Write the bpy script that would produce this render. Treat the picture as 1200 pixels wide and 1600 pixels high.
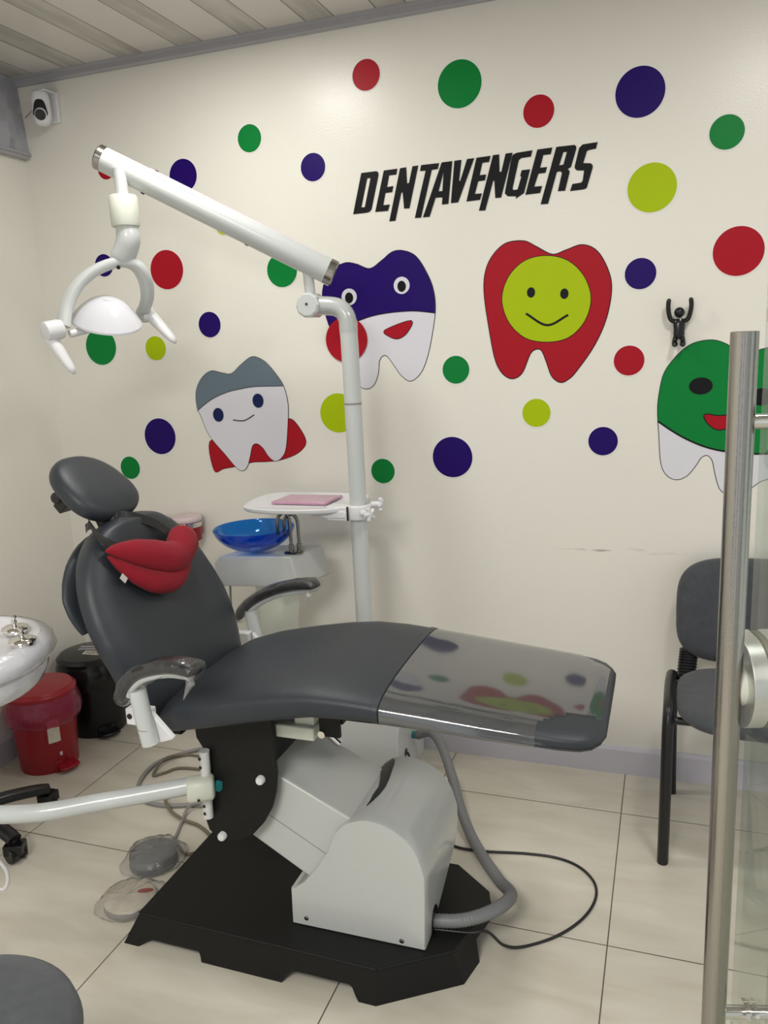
import bpy, bmesh, math, random
from mathutils import Vector, Matrix, noise
from mathutils.geometry import tessellate_polygon
from math import sin, cos, pi, radians, sqrt

for o in list(bpy.data.objects):
    bpy.data.objects.remove(o)
SC = bpy.context.scene
COL = SC.collection
random.seed(7)

# ------------------------------------------------------------------ camera
CAM_POS = Vector((0.0, -2.6864, 1.5))
YAW, PITCH, ROLL, FPX = 0.343331982, 0.205710779, -0.0449787201, 1265.434
fwd = Vector((-sin(YAW) * cos(PITCH), cos(YAW) * cos(PITCH), -sin(PITCH)))
right0 = Vector((cos(YAW), sin(YAW), 0))
up0 = right0.cross(fwd)
rgt = right0 * cos(ROLL) + up0 * sin(ROLL)
upv = -right0 * sin(ROLL) + up0 * cos(ROLL)
cam = bpy.data.cameras.new('camera')
cam.sensor_fit = 'VERTICAL'
cam.sensor_height = 36.0
cam.sensor_width = 27.0
cam.lens = FPX / 1600 * 36.0
cam.clip_start = 0.02
camo = bpy.data.objects.new('camera', cam)
COL.objects.link(camo)
M = Matrix((rgt, upv, -fwd)).transposed().to_4x4()
M.translation = CAM_POS
camo.matrix_world = M
SC.camera = camo

# ------------------------------------------------------------------ light
SC.view_settings.view_transform = 'Standard'
SC.view_settings.look = 'None'
SC.view_settings.gamma = 1.0
SC.view_settings.exposure = 0.0
SC.view_settings.use_curve_mapping = False
world = bpy.data.worlds.new('room_light')
SC.world = world
world.use_nodes = True
bg = world.node_tree.nodes['Background']
bg.inputs[0].default_value = (0.93, 0.95, 1.0, 1)
bg.inputs[1].default_value = 0.90
# made-up bright and dark upright bands, added to streak the steel handle's reflections
_n = world.node_tree
_tc = _n.nodes.new('ShaderNodeTexCoord')
_wv = _n.nodes.new('ShaderNodeTexWave')
_wv.wave_type = 'BANDS'
_wv.bands_direction = 'X'
_wv.inputs['Scale'].default_value = 0.9
_wv.inputs['Distortion'].default_value = 1.5
_wv.inputs['Detail'].default_value = 1.0
_mp = _n.nodes.new('ShaderNodeMapping')
_mp.inputs['Scale'].default_value = (1.0, 0.6, 0.06)
_cr = _n.nodes.new('ShaderNodeValToRGB')
_cr.color_ramp.elements[0].position = 0.25
_cr.color_ramp.elements[0].color = (0.34, 0.335, 0.32, 1)
_cr.color_ramp.elements[1].position = 0.6
_cr.color_ramp.elements[1].color = (1.12, 1.14, 1.18, 1)
_n.links.new(_tc.outputs['Generated'], _mp.inputs['Vector'])
_n.links.new(_mp.outputs[0], _wv.inputs['Vector'])
_n.links.new(_wv.outputs['Fac'], _cr.inputs[0])
_n.links.new(_cr.outputs[0], bg.inputs[0])

def area(name, loc, size, power, col=(1, 0.98, 0.94), rot=(0, 0, 0)):
    l = bpy.data.lights.new(name, 'AREA')
    l.shape = 'DISK'
    l.size = size
    l.energy = power
    l.color = col
    o = bpy.data.objects.new(name, l)
    o.location = loc
    o.rotation_euler = rot
    COL.objects.link(o)
    return o

area('ceiling_or_fill_light', (-1.31, -0.70, 2.50), 0.26, 10.5)
area('ceiling_or_fill_light', (0.34, -1.12, 2.50), 0.26, 12.5)
area('ceiling_or_fill_light', (-0.7, -3.4, 2.50), 1.1, 72)  # broad fill lamp added behind the camera, no known fixture

# ------------------------------------------------------------------ materials
def mat(name, col, rough=0.5, metal=0.0, coat=0.0, coat_rough=0.05, spec=0.5, trans=0.0, ior=1.45, alpha=1.0,
        noise_amt=0.0, noise_scale=8.0, bump=0.0, bump_scale=120.0, sheen=0.0):
    m = bpy.data.materials.new(name)
    m.use_nodes = True
    nt = m.node_tree
    b = nt.nodes['Principled BSDF']
    b.inputs['Base Color'].default_value = (*col, 1)
    b.inputs['Roughness'].default_value = rough
    b.inputs['Metallic'].default_value = metal
    b.inputs['Coat Weight'].default_value = coat
    b.inputs['Coat Roughness'].default_value = coat_rough
    b.inputs['Specular IOR Level'].default_value = spec
    b.inputs['Transmission Weight'].default_value = trans
    b.inputs['IOR'].default_value = ior
    b.inputs['Alpha'].default_value = alpha
    b.inputs['Sheen Weight'].default_value = sheen
    tc = nt.nodes.new('ShaderNodeTexCoord')
    if noise_amt > 0:
        n = nt.nodes.new('ShaderNodeTexNoise')
        n.inputs['Scale'].default_value = noise_scale
        n.inputs['Detail'].default_value = 4
        nt.links.new(tc.outputs['Object'], n.inputs['Vector'])
        mx = nt.nodes.new('ShaderNodeMix')
        mx.data_type = 'RGBA'
        mx.inputs[6].default_value = (*[max(0, c * (1 - noise_amt)) for c in col], 1)
        mx.inputs[7].default_value = (*[min(1, c * (1 + noise_amt)) for c in col], 1)
        nt.links.new(n.outputs['Fac'], mx.inputs[0])
        nt.links.new(mx.outputs[2], b.inputs['Base Color'])
    if bump > 0:
        n2 = nt.nodes.new('ShaderNodeTexNoise')
        n2.inputs['Scale'].default_value = bump_scale
        n2.inputs['Detail'].default_value = 3
        nt.links.new(tc.outputs['Object'], n2.inputs['Vector'])
        bp = nt.nodes.new('ShaderNodeBump')
        bp.inputs['Strength'].default_value = bump
        bp.inputs['Distance'].default_value = 0.002
        nt.links.new(n2.outputs['Fac'], bp.inputs['Height'])
        nt.links.new(bp.outputs['Normal'], b.inputs['Normal'])
        if coat > 0:
            nt.links.new(bp.outputs['Normal'], b.inputs['Coat Normal'])
    return m

def film(name, tint=(0.95, 0.95, 0.95), gloss=0.25, rough=0.08, haze=0.0, bump=0.6, bump_scale=60, milk=(0.8, 0.8, 0.78)):
    """clear plastic wrap: see-through with a glossy crinkled surface"""
    m = bpy.data.materials.new(name)
    m.use_nodes = True
    nt = m.node_tree
    for n in list(nt.nodes):
        if n.type != 'OUTPUT_MATERIAL':
            nt.nodes.remove(n)
    out = [n for n in nt.nodes if n.type == 'OUTPUT_MATERIAL'][0]
    tr = nt.nodes.new('ShaderNodeBsdfTransparent')
    tr.inputs[0].default_value = (*tint, 1)
    gl = nt.nodes.new('ShaderNodeBsdfGlossy')
    gl.inputs['Roughness'].default_value = rough
    df = nt.nodes.new('ShaderNodeBsdfDiffuse')
    df.inputs[0].default_value = (*milk, 1)
    fr = nt.nodes.new('ShaderNodeLayerWeight')
    fr.inputs['Blend'].default_value = 0.5
    pw = nt.nodes.new('ShaderNodeMath')
    pw.operation = 'POWER'
    pw.inputs[1].default_value = 3.6
    add = nt.nodes.new('ShaderNodeMath')
    add.operation = 'MULTIPLY_ADD'
    add.inputs[1].default_value = 0.85
    add.inputs[2].default_value = gloss
    add.use_clamp = True
    tc = nt.nodes.new('ShaderNodeTexCoord')
    n2 = nt.nodes.new('ShaderNodeTexNoise')
    n2.inputs['Scale'].default_value = bump_scale
    n2.inputs['Detail'].default_value = 4
    n2.inputs['Distortion'].default_value = 1.2
    bp = nt.nodes.new('ShaderNodeBump')
    bp.inputs['Strength'].default_value = bump
    bp.inputs['Distance'].default_value = 0.004
    L = nt.links.new
    L(tc.outputs['Object'], n2.inputs['Vector'])
    L(n2.outputs['Fac'], bp.inputs['Height'])
    if bump > 0:
        L(bp.outputs['Normal'], gl.inputs['Normal'])
        L(bp.outputs['Normal'], fr.inputs['Normal'])
    L(fr.outputs['Facing'], pw.inputs[0])
    L(pw.outputs[0], add.inputs[0])
    m1 = nt.nodes.new('ShaderNodeMixShader')
    m1.inputs[0].default_value = haze
    L(tr.outputs[0], m1.inputs[1])
    L(df.outputs[0], m1.inputs[2])
    m2 = nt.nodes.new('ShaderNodeMixShader')
    L(add.outputs[0], m2.inputs[0])
    L(m1.outputs[0], m2.inputs[1])
    L(gl.outputs[0], m2.inputs[2])
    L(m2.outputs[0], out.inputs[0])
    return m

MT = {}
MT['vinyl'] = mat('grey_vinyl', (0.025, 0.030, 0.037), 0.42, bump=0.25, bump_scale=500, noise_amt=0.06)
MT['pad'] = mat('black_armrest_vinyl', (0.012, 0.012, 0.014), 0.35)
MT['pedal_dark'] = mat('dark_grey_pedal', (0.085, 0.088, 0.095), 0.5)
MT['cabinet'] = mat('grey_cabinet_enamel', (0.44, 0.45, 0.44), 0.28, coat=0.4)
MT['black_steel'] = mat('black_powder_steel', (0.0075, 0.0075, 0.007), 0.5, spec=0.3, bump=0.3, bump_scale=600)
MT['white_paint'] = mat('white_enamel', (0.60, 0.61, 0.60), 0.3, coat=0.3)
MT['housing'] = mat('grey_white_plastic', (0.50, 0.515, 0.50), 0.25, coat=0.5, coat_rough=0.12)
MT['arm_white'] = mat('white_arm_enamel', (0.53, 0.555, 0.545), 0.3, coat=0.3)
MT['ivory'] = mat('ivory_plastic', (0.58, 0.60, 0.52), 0.4)
MT['white_plastic'] = mat('white_plastic', (0.69, 0.69, 0.70), 0.35)
MT['gloss_white'] = mat('gloss_white_plastic', (0.64, 0.64, 0.68), 0.12, coat=0.6)
MT['steel'] = mat('brushed_steel', (0.37, 0.355, 0.33), 0.22, metal=1.0, bump=0.1, bump_scale=300)
MT['chrome'] = mat('chrome', (0.75, 0.73, 0.70), 0.08, metal=1.0)
MT['dark_chrome'] = mat('tarnished_chrome', (0.25, 0.24, 0.22), 0.25, metal=1.0)
MT['alu'] = mat('cast_aluminium', (0.62, 0.62, 0.60), 0.38, metal=0.85, noise_amt=0.1, noise_scale=60)
MT['black_plastic'] = mat('black_plastic', (0.012, 0.012, 0.013), 0.35)
MT['black_gloss'] = mat('black_gloss', (0.006, 0.006, 0.007), 0.2)
MT['red_plastic'] = mat('red_plastic', (0.28, 0.008, 0.016), 0.33)
MT['red_fabric'] = mat('red_fabric', (0.23, 0.002, 0.012), 0.9, sheen=0.05, noise_amt=0.12, noise_scale=30, bump=0.3, bump_scale=400)
MT['chair_fabric'] = mat('grey_chair_fabric', (0.058, 0.062, 0.07), 0.95, noise_amt=0.3, noise_scale=40, bump=0.6, bump_scale=700, sheen=0.15)
MT['hose'] = mat('grey_hose', (0.19, 0.195, 0.20), 0.45)
MT['tube_grey'] = mat('grey_tube', (0.26, 0.25, 0.24), 0.45)
MT['tube_brown'] = mat('olive_tube', (0.17, 0.145, 0.10), 0.45)
MT['pink'] = mat('pink_packet', (0.50, 0.27, 0.38), 0.25, noise_amt=0.2, noise_scale=40, coat=0.4)
MT['pink_lid'] = mat('pink_white_lid', (0.68, 0.55, 0.57), 0.4)
MT['paper'] = mat('paper_label', (0.62, 0.58, 0.48), 0.7, noise_amt=0.25, noise_scale=90)
MT['print_white'] = mat('printed_white', (0.6, 0.58, 0.6), 0.6)
MT['teal'] = mat('teal_fitting', (0.02, 0.22, 0.24), 0.3)
MT['tag'] = mat('fabric_tag', (0.6, 0.55, 0.52), 0.8)
# stickers
STK = {'red': (0.36, 0.006, 0.016), 'green': (0.002, 0.19, 0.035), 'blue': (0.014, 0.001, 0.11), 'lime': (0.37, 0.49, 0.001),
       'grey': (0.125, 0.165, 0.20), 'white': (0.66, 0.65, 0.70), 'black': (0.007, 0.007, 0.008), 'navy': (0.008, 0.016, 0.075),
       'halo': (0.78, 0.76, 0.72)}
for k, c in STK.items():
    MT['stk_' + k] = mat('sticker_' + k, c, 0.42, spec=0.16)
MT['clear_film'] = film('clear_film', gloss=0.13, rough=0.08, haze=0.02, bump=0.10, bump_scale=5)
MT['pole_film'] = film('pole_film', gloss=0.04, rough=0.08, bump=0.5, bump_scale=25)
MT['crinkle'] = film('crinkled_film', gloss=0.04, rough=0.12, haze=0.015, bump=1.0, bump_scale=45)
MT['crinkle_haze'] = film('hazy_crinkled_film', gloss=0.06, rough=0.15, haze=0.12, bump=1.0, bump_scale=50)
MT['red_bag'] = film('red_bag_film', tint=(0.90, 0.30, 0.45), gloss=0.05, rough=0.2, haze=0.38, bump=1.0, bump_scale=30, milk=(0.42, 0.03, 0.10))

def glass_mat():
    m = film('door_glass', tint=(0.90, 0.94, 0.91), gloss=0.03, rough=0.01, haze=0.03, bump=0)
    return m
MT['glass'] = glass_mat()
MT['blue_glass'] = film('blue_glass', tint=(0.15, 0.48, 0.90), gloss=0.04, rough=0.02, bump=0)

def lk(nt, a, b):
    nt.links.new(a, b)

def wall_material():
    m = mat('cream_wall_paint', (0.60, 0.565, 0.475), 0.30, bump=0.18, bump_scale=160, spec=0.4)
    nt = m.node_tree
    b = nt.nodes['Principled BSDF']
    tc = nt.nodes.new('ShaderNodeTexCoord')
    n = nt.nodes.new('ShaderNodeTexNoise')
    n.inputs['Scale'].default_value = 1.3
    mp = nt.nodes.new('ShaderNodeMapping')
    mp.inputs['Scale'].default_value = (9, 9, 60)
    n3 = nt.nodes.new('ShaderNodeTexNoise')
    n3.inputs['Scale'].default_value = 1.0
    n3.inputs['Detail'].default_value = 6
    lk(nt, tc.outputs['Object'], n.inputs['Vector'])
    lk(nt, tc.outputs['Object'], mp.inputs['Vector'])
    lk(nt, mp.outputs[0], n3.inputs['Vector'])
    # scuff band: a worn line where chair backs have rubbed the paint
    sep = nt.nodes.new('ShaderNodeSeparateXYZ')
    lk(nt, tc.outputs['Object'], sep.inputs[0])
    def band(out, c, w):
        s = nt.nodes.new('ShaderNodeMath'); s.operation = 'SUBTRACT'; s.inputs[1].default_value = c
        lk(nt, out, s.inputs[0])
        a = nt.nodes.new('ShaderNodeMath'); a.operation = 'ABSOLUTE'; lk(nt, s.outputs[0], a.inputs[0])
        r = nt.nodes.new('ShaderNodeMapRange')
        r.inputs['From Min'].default_value = w; r.inputs['From Max'].default_value = 0
        lk(nt, a.outputs[0], r.inputs['Value'])
        return r.outputs[0]
    bz = band(sep.outputs['Z'], 0.795, 0.012)
    bx = band(sep.outputs['X'], -0.14, 0.22)
    mul = nt.nodes.new('ShaderNodeMath'); mul.operation = 'MULTIPLY'
    lk(nt, bz, mul.inputs[0]); lk(nt, bx, mul.inputs[1])
    th = nt.nodes.new('ShaderNodeMapRange')
    th.inputs['From Min'].default_value = 0.52; th.inputs['From Max'].default_value = 0.62
    lk(nt, n3.outputs['Fac'], th.inputs['Value'])
    mul2 = nt.nodes.new('ShaderNodeMath'); mul2.operation = 'MULTIPLY'
    lk(nt, mul.outputs[0], mul2.inputs[0]); lk(nt, th.outputs[0], mul2.inputs[1])
    mx = nt.nodes.new('ShaderNodeMix'); mx.data_type = 'RGBA'
    mx.inputs[6].default_value = (0.73, 0.705, 0.635, 1)
    mx.inputs[7].default_value = (0.765, 0.74, 0.67, 1)
    lk(nt, n.outputs['Fac'], mx.inputs[0])
    mx2 = nt.nodes.new('ShaderNodeMix'); mx2.data_type = 'RGBA'
    mx2.inputs[7].default_value = (0.24, 0.21, 0.18, 1)
    lk(nt, mul2.outputs[0], mx2.inputs[0]); lk(nt, mx.outputs[2], mx2.inputs[6])
    lk(nt, mx2.outputs[2], b.inputs['Base Color'])
    return m
MT['wall'] = wall_material()

def floor_material():
    m = mat('cream_floor_tile', (0.62, 0.58, 0.49), 0.28, spec=0.45)
    nt = m.node_tree
    b = nt.nodes['Principled BSDF']
    tc = nt.nodes.new('ShaderNodeTexCoord')
    mp = nt.nodes.new('ShaderNodeMapping')
    mp.inputs['Location'].default_value = (0.112 + 0.602 * 10, 0.258 + 0.602 * 10, 0)
    lk(nt, tc.outputs['Object'], mp.inputs['Vector'])
    br = nt.nodes.new('ShaderNodeTexBrick')
    br.offset = 0.0
    br.squash = 1.0
    br.inputs['Scale'].default_value = 1.0
    br.inputs['Brick Width'].default_value = 0.602
    br.inputs['Row Height'].default_value = 0.602
    br.inputs['Mortar Size'].default_value = 0.0017
    br.inputs['Mortar Smooth'].default_value = 0.1
    lk(nt, mp.outputs[0], br.inputs['Vector'])
    # stone veining stretched along x
    mp2 = nt.nodes.new('ShaderNodeMapping'); mp2.inputs['Scale'].default_value = (2.2, 8, 1)
    lk(nt, tc.outputs['Object'], mp2.inputs['Vector'])
    n = nt.nodes.new('ShaderNodeTexNoise'); n.inputs['Scale'].default_value = 1.6; n.inputs['Detail'].default_value = 7
    n.inputs['Distortion'].default_value = 0.6
    lk(nt, mp2.outputs[0], n.inputs['Vector'])
    n2 = nt.nodes.new('ShaderNodeTexNoise'); n2.inputs['Scale'].default_value = 2.4
    lk(nt, tc.outputs['Object'], n2.inputs['Vector'])
    cr = nt.nodes.new('ShaderNodeValToRGB')
    cr.color_ramp.elements[0].position = 0.3; cr.color_ramp.elements[0].color = (0.55, 0.515, 0.43, 1)
    cr.color_ramp.elements[1].position = 0.7; cr.color_ramp.elements[1].color = (0.66, 0.63, 0.55, 1)
    lk(nt, n.outputs['Fac'], cr.inputs[0])
    cr2 = nt.nodes.new('ShaderNodeValToRGB')
    cr2.color_ramp.elements[0].position = 0.35; cr2.color_ramp.elements[0].color = (0.94, 0.93, 0.91, 1)
    cr2.color_ramp.elements[1].position = 0.65; cr2.color_ramp.elements[1].color = (1, 1, 1, 1)
    lk(nt, n2.outputs['Fac'], cr2.inputs[0])
    mm = nt.nodes.new('ShaderNodeMix'); mm.data_type = 'RGBA'; mm.blend_type = 'MULTIPLY'; mm.inputs[0].default_value = 1
    lk(nt, cr.outputs[0], mm.inputs[6]); lk(nt, cr2.outputs[0], mm.inputs[7])
    mx = nt.nodes.new('ShaderNodeMix'); mx.data_type = 'RGBA'
    mx.inputs[7].default_value = (0.10, 0.085, 0.07, 1)
    lk(nt, br.outputs['Fac'], mx.inputs[0]); lk(nt, mm.outputs[2], mx.inputs[6])
    lk(nt, mx.outputs[2], b.inputs['Base Color'])
    bp = nt.nodes.new('ShaderNodeBump'); bp.inputs['Strength'].default_value = 0.5; bp.inputs['Distance'].default_value = 0.001
    inv = nt.nodes.new('ShaderNodeMath'); inv.operation = 'SUBTRACT'; inv.inputs[0].default_value = 1
    lk(nt, br.outputs['Fac'], inv.inputs[1]); lk(nt, inv.outputs[0], bp.inputs['Height'])
    lk(nt, bp.outputs[0], b.inputs['Normal'])
    return m
MT['floor'] = floor_material()

def ceiling_material():
    m = mat('pvc_ceiling_panel', (0.5, 0.48, 0.44), 0.22, spec=0.5)
    nt = m.node_tree
    b = nt.nodes['Principled BSDF']
    tc = nt.nodes.new('ShaderNodeTexCoord')
    sep = nt.nodes.new('ShaderNodeSeparateXYZ')
    lk(nt, tc.outputs['Object'], sep.inputs[0])
    add = nt.nodes.new('ShaderNodeMath'); add.operation = 'ADD'; add.inputs[1].default_value = 1.145 + 0.241 * 20
    lk(nt, sep.outputs['X'], add.inputs[0])
    md = nt.nodes.new('ShaderNodeMath'); md.operation = 'MODULO'; md.inputs[1].default_value = 0.241
    lk(nt, add.outputs[0], md.inputs[0])
    lt = nt.nodes.new('ShaderNodeMath'); lt.operation = 'LESS_THAN'; lt.inputs[1].default_value = 0.101
    lk(nt, md.outputs[0], lt.inputs[0])
    mp2 = nt.nodes.new('ShaderNodeMapping'); mp2.inputs['Scale'].default_value = (26, 3.0, 1)
    lk(nt, tc.outputs['Object'], mp2.inputs['Vector'])
    n = nt.nodes.new('ShaderNodeTexNoise'); n.inputs['Scale'].default_value = 1.0; n.inputs['Detail'].default_value = 5
    lk(nt, mp2.outputs[0], n.inputs['Vector'])
    cr = nt.nodes.new('ShaderNodeValToRGB')
    cr.color_ramp.elements[0].position = 0.3; cr.color_ramp.elements[0].color = (0.36, 0.34, 0.30, 1)
    cr.color_ramp.elements[1].position = 0.72; cr.color_ramp.elements[1].color = (0.54, 0.515, 0.475, 1)
    lk(nt, n.outputs['Fac'], cr.inputs[0])
    mx = nt.nodes.new('ShaderNodeMix'); mx.data_type = 'RGBA'
    mx.inputs[6].default_value = (0.60, 0.57, 0.53, 1)
    lk(nt, lt.outputs[0], mx.inputs[0]); lk(nt, cr.outputs[0], mx.inputs[7])
    # grooves at both joints of each strip
    def near(c):
        s = nt.nodes.new('ShaderNodeMath'); s.operation = 'SUBTRACT'; s.inputs[1].default_value = c
        lk(nt, md.outputs[0], s.inputs[0])
        a = nt.nodes.new('ShaderNodeMath'); a.operation = 'ABSOLUTE'; lk(nt, s.outputs[0], a.inputs[0])
        l = nt.nodes.new('ShaderNodeMath'); l.operation = 'LESS_THAN'; l.inputs[1].default_value = 0.0016
        lk(nt, a.outputs[0], l.inputs[0])
        return l.outputs[0]
    mxx = nt.nodes.new('ShaderNodeMath'); mxx.operation = 'MAXIMUM'
    lk(nt, near(0.101), mxx.inputs[0]); lk(nt, near(0.002), mxx.inputs[1])
    mx2 = nt.nodes.new('ShaderNodeMix'); mx2.data_type = 'RGBA'
    mx2.inputs[7].default_value = (0.12, 0.11, 0.10, 1)
    lk(nt, mxx.outputs[0], mx2.inputs[0]); lk(nt, mx.outputs[2], mx2.inputs[6])
    lk(nt, mx2.outputs[2], b.inputs['Base Color'])
    return m
MT['ceiling'] = ceiling_material()
MT['cornice'] = mat('grey_cornice', (0.36, 0.355, 0.375), 0.35)
MT['baseboard'] = mat('lilac_white_baseboard', (0.56, 0.54, 0.60), 0.35)

def marble_material():
    m = mat('grey_marbled_panel', (0.4, 0.4, 0.43), 0.3)
    nt = m.node_tree
    b = nt.nodes['Principled BSDF']
    tc = nt.nodes.new('ShaderNodeTexCoord')
    v = nt.nodes.new('ShaderNodeTexVoronoi'); v.inputs['Scale'].default_value = 22
    lk(nt, tc.outputs['Object'], v.inputs['Vector'])
    cr = nt.nodes.new('ShaderNodeValToRGB')
    cr.color_ramp.elements[0].color = (0.30, 0.30, 0.33, 1)
    cr.color_ramp.elements[1].color = (0.46, 0.46, 0.50, 1)
    lk(nt, v.outputs['Color'], cr.inputs[0])
    lk(nt, cr.outputs[0], b.inputs['Base Color'])
    return m
MT['marble'] = marble_material()

# ------------------------------------------------------------------ mesh helpers
class MB:
    def __init__(s):
        s.v = []
        s.f = []
    def add(s, vs, fs):
        n = len(s.v)
        s.v += [Vector(p) for p in vs]
        s.f += [tuple(i + n for i in f) for f in fs]
        return s
    def box(s, c, size, rot=None):
        c = Vector(c)
        R = rot if rot else Matrix.Identity(3)
        h = Vector(size) / 2
        vs = [c + R @ Vector((sx * h.x, sy * h.y, sz * h.z)) for sx in (-1, 1) for sy in (-1, 1) for sz in (-1, 1)]
        fs = [(0, 1, 3, 2), (4, 6, 7, 5), (0, 4, 5, 1), (2, 3, 7, 6), (0, 2, 6, 4), (1, 5, 7, 3)]
        return s.add(vs, fs)
    def loft(s, rings, cap=True, closed=True):
        n = len(rings[0])
        base = len(s.v)
        for r in rings:
            s.v += [Vector(p) for p in r]
        for i in range(len(rings) - 1):
            for j in range(n if closed else n - 1):
                a = base + i * n + j
                b = base + i * n + (j + 1) % n
                s.f.append((a, b, b + n, a + n))
        if cap and closed:
            s.f.append(tuple(base + j for j in reversed(range(n))))
            s.f.append(tuple(base + (len(rings) - 1) * n + j for j in range(n)))
        return s
    def tube(s, path, rad, seg=16, cap=True, ref=None, flat=1.0):
        P = [Vector(p) for p in path]
        n = len(P)
        rr = rad if isinstance(rad, (list, tuple)) else [rad] * n
        T = []
        for i in range(n):
            t = (P[min(i + 1, n - 1)] - P[max(i - 1, 0)])
            T.append(t.normalized())
        ref = Vector(ref) if ref else (Vector((0, 0, 1)) if abs(T[0].z) < 0.9 else Vector((0, 1, 0)))
        u = (ref - T[0] * ref.dot(T[0])).normalized()
        rings = []
        for i in range(n):
            u = (u - T[i] * u.dot(T[i])).normalized()
            w = T[i].cross(u)
            rings.append([P[i] + (u * cos(2 * pi * k / seg) * flat + w * sin(2 * pi * k / seg)) * rr[i] for k in range(seg)])
        return s.loft(rings, cap)
    def cyl(s, a, b, r0, r1=None, seg=24):
        return s.tube([a, b], [r0, r0 if r1 is None else r1], seg)
    def lathe(s, prof, c=(0, 0, 0), axis=(0, 0, 1), seg=40, cap=True):
        ax = Vector(axis).normalized()
        u = (Vector((1, 0, 0)) if abs(ax.x) < 0.9 else Vector((0, 1, 0)))
        u = (u - ax * u.dot(ax)).normalized()
        w = ax.cross(u)
        c = Vector(c)
        rings = [[c + ax * h + (u * cos(2 * pi * k / seg) + w * sin(2 * pi * k / seg)) * max(r, 1e-5) for k in range(seg)] for r, h in prof]
        return s.loft(rings, cap)
    def prism(s, outline, fn, t0, t1, holes=()):
        """polygon (2-D) through fn(a, b, t) -> 3-D, from t0 to t1"""
        loops = [list(outline)] + [list(h) for h in holes]
        flat = [p for l in loops for p in l]
        tris = tessellate_polygon([[Vector((p[0], p[1], 0)) for p in l] for l in loops])
        n = len(flat)
        vs = [fn(p[0], p[1], t0) for p in flat] + [fn(p[0], p[1], t1) for p in flat]
        fs = [tuple(t) for t in tris] + [tuple(i + n for i in reversed(t)) for t in tris]
        k = 0
        for l in loops:
            m = len(l)
            for i in range(m):
                fs.append((k + i, k + (i + 1) % m, n + k + (i + 1) % m, n + k + i))
            k += m
        return s.add(vs, fs)
    def build(s, name, m, parent=None, origin=None, bevel=0.0, bseg=2, sub=0, angle=40, smooth=True, solid=0.0, disp=None):
        me = bpy.data.meshes.new(name)
        if parent is not None:
            org = Vector(parent.get('_org', (0, 0, 0)))
        else:
            org = Vector(origin) if origin else Vector((0, 0, 0))
        me.from_pydata([tuple(v - org) for v in s.v], [], s.f)
        me.validate()
        bm = bmesh.new()
        bm.from_mesh(me)
        bmesh.ops.remove_doubles(bm, verts=bm.verts, dist=1e-6)
        bmesh.ops.recalc_face_normals(bm, faces=bm.faces)
        bm.to_mesh(me)
        bm.free()
        me.materials.append(m)
        if smooth:
            for p in me.polygons:
                p.use_smooth = True
            if not sub:
                me.set_sharp_from_angle(angle=radians(angle))
        o = bpy.data.objects.new(name, me)
        COL.objects.link(o)
        if parent is not None:
            o.parent = parent
            o['_org'] = tuple(org)
        else:
            o.location = org
            o['_org'] = tuple(org)
        if solid:
            md = o.modifiers.new('solid', 'SOLIDIFY')
            md.thickness = solid
            md.offset = 0
        if bevel:
            md = o.modifiers.new('bevel', 'BEVEL')
            md.width = bevel
            md.segments = bseg
            md.limit_method = 'ANGLE'
            md.angle_limit = radians(35)
            md.harden_normals = False
        if sub:
            md = o.modifiers.new('sub', 'SUBSURF')
            md.levels = sub
            md.render_levels = sub
        return o

def thing(name, label, cat, org, group=None):
    o = bpy.data.objects.new(name, None)
    o.empty_display_size = 0.05
    COL.objects.link(o)
    o.location = org
    o['_org'] = tuple(org)
    o['label'] = label
    o['category'] = cat
    if group:
        o['group'] = group
    return o

def tag(o, label, cat, group=None, kind=None):
    o['label'] = label
    o['category'] = cat
    if group:
        o['group'] = group
    if kind:
        o['kind'] = kind
    return o

def struct(o):
    o['kind'] = 'structure'
    return o

def spline(pts, n=8, closed=False):
    P = [Vector(p) for p in pts]
    out = []
    m = len(P)
    rng = range(m) if closed else range(m - 1)
    for i in rng:
        p0 = P[(i - 1) % m] if closed or i > 0 else P[0] * 2 - P[1]
        p1 = P[i]
        p2 = P[(i + 1) % m]
        p3 = P[(i + 2) % m] if closed or i + 2 < m else P[-1] * 2 - P[-2]
        for k in range(n):
            t = k / n
            out.append(0.5 * ((2 * p1) + (p2 - p0) * t + (2 * p0 - 5 * p1 + 4 * p2 - p3) * t * t + (3 * p1 - p0 - 3 * p2 + p3) * t ** 3))
    if not closed:
        out.append(P[-1].copy())
    return out

def spl2(pts, n=6, closed=True):
    return [(p.x, p.y) for p in spline([(a, b, 0) for a, b in pts], n, closed)]

def superring(c, ax, ay, hx, hy, n=4.0, seg=40, fn=None):
    c, ax, ay = Vector(c), Vector(ax), Vector(ay)
    out = []
    for k in range(seg):
        t = 2 * pi * k / seg
        ct, st = cos(t), sin(t)
        x = math.copysign(abs(ct) ** (2 / n), ct) * hx
        y = math.copysign(abs(st) ** (2 / n), st) * hy
        if fn:
            x, y = fn(x, y)
        out.append(c + ax * x + ay * y)
    return out

def interp(xs, ys, x):
    if x <= xs[0]:
        return ys[0]
    for i in range(len(xs) - 1):
        if x <= xs[i + 1]:
            t = (x - xs[i]) / (xs[i + 1] - xs[i])
            return ys[i] + (ys[i + 1] - ys[i]) * t
    return ys[-1]

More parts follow.
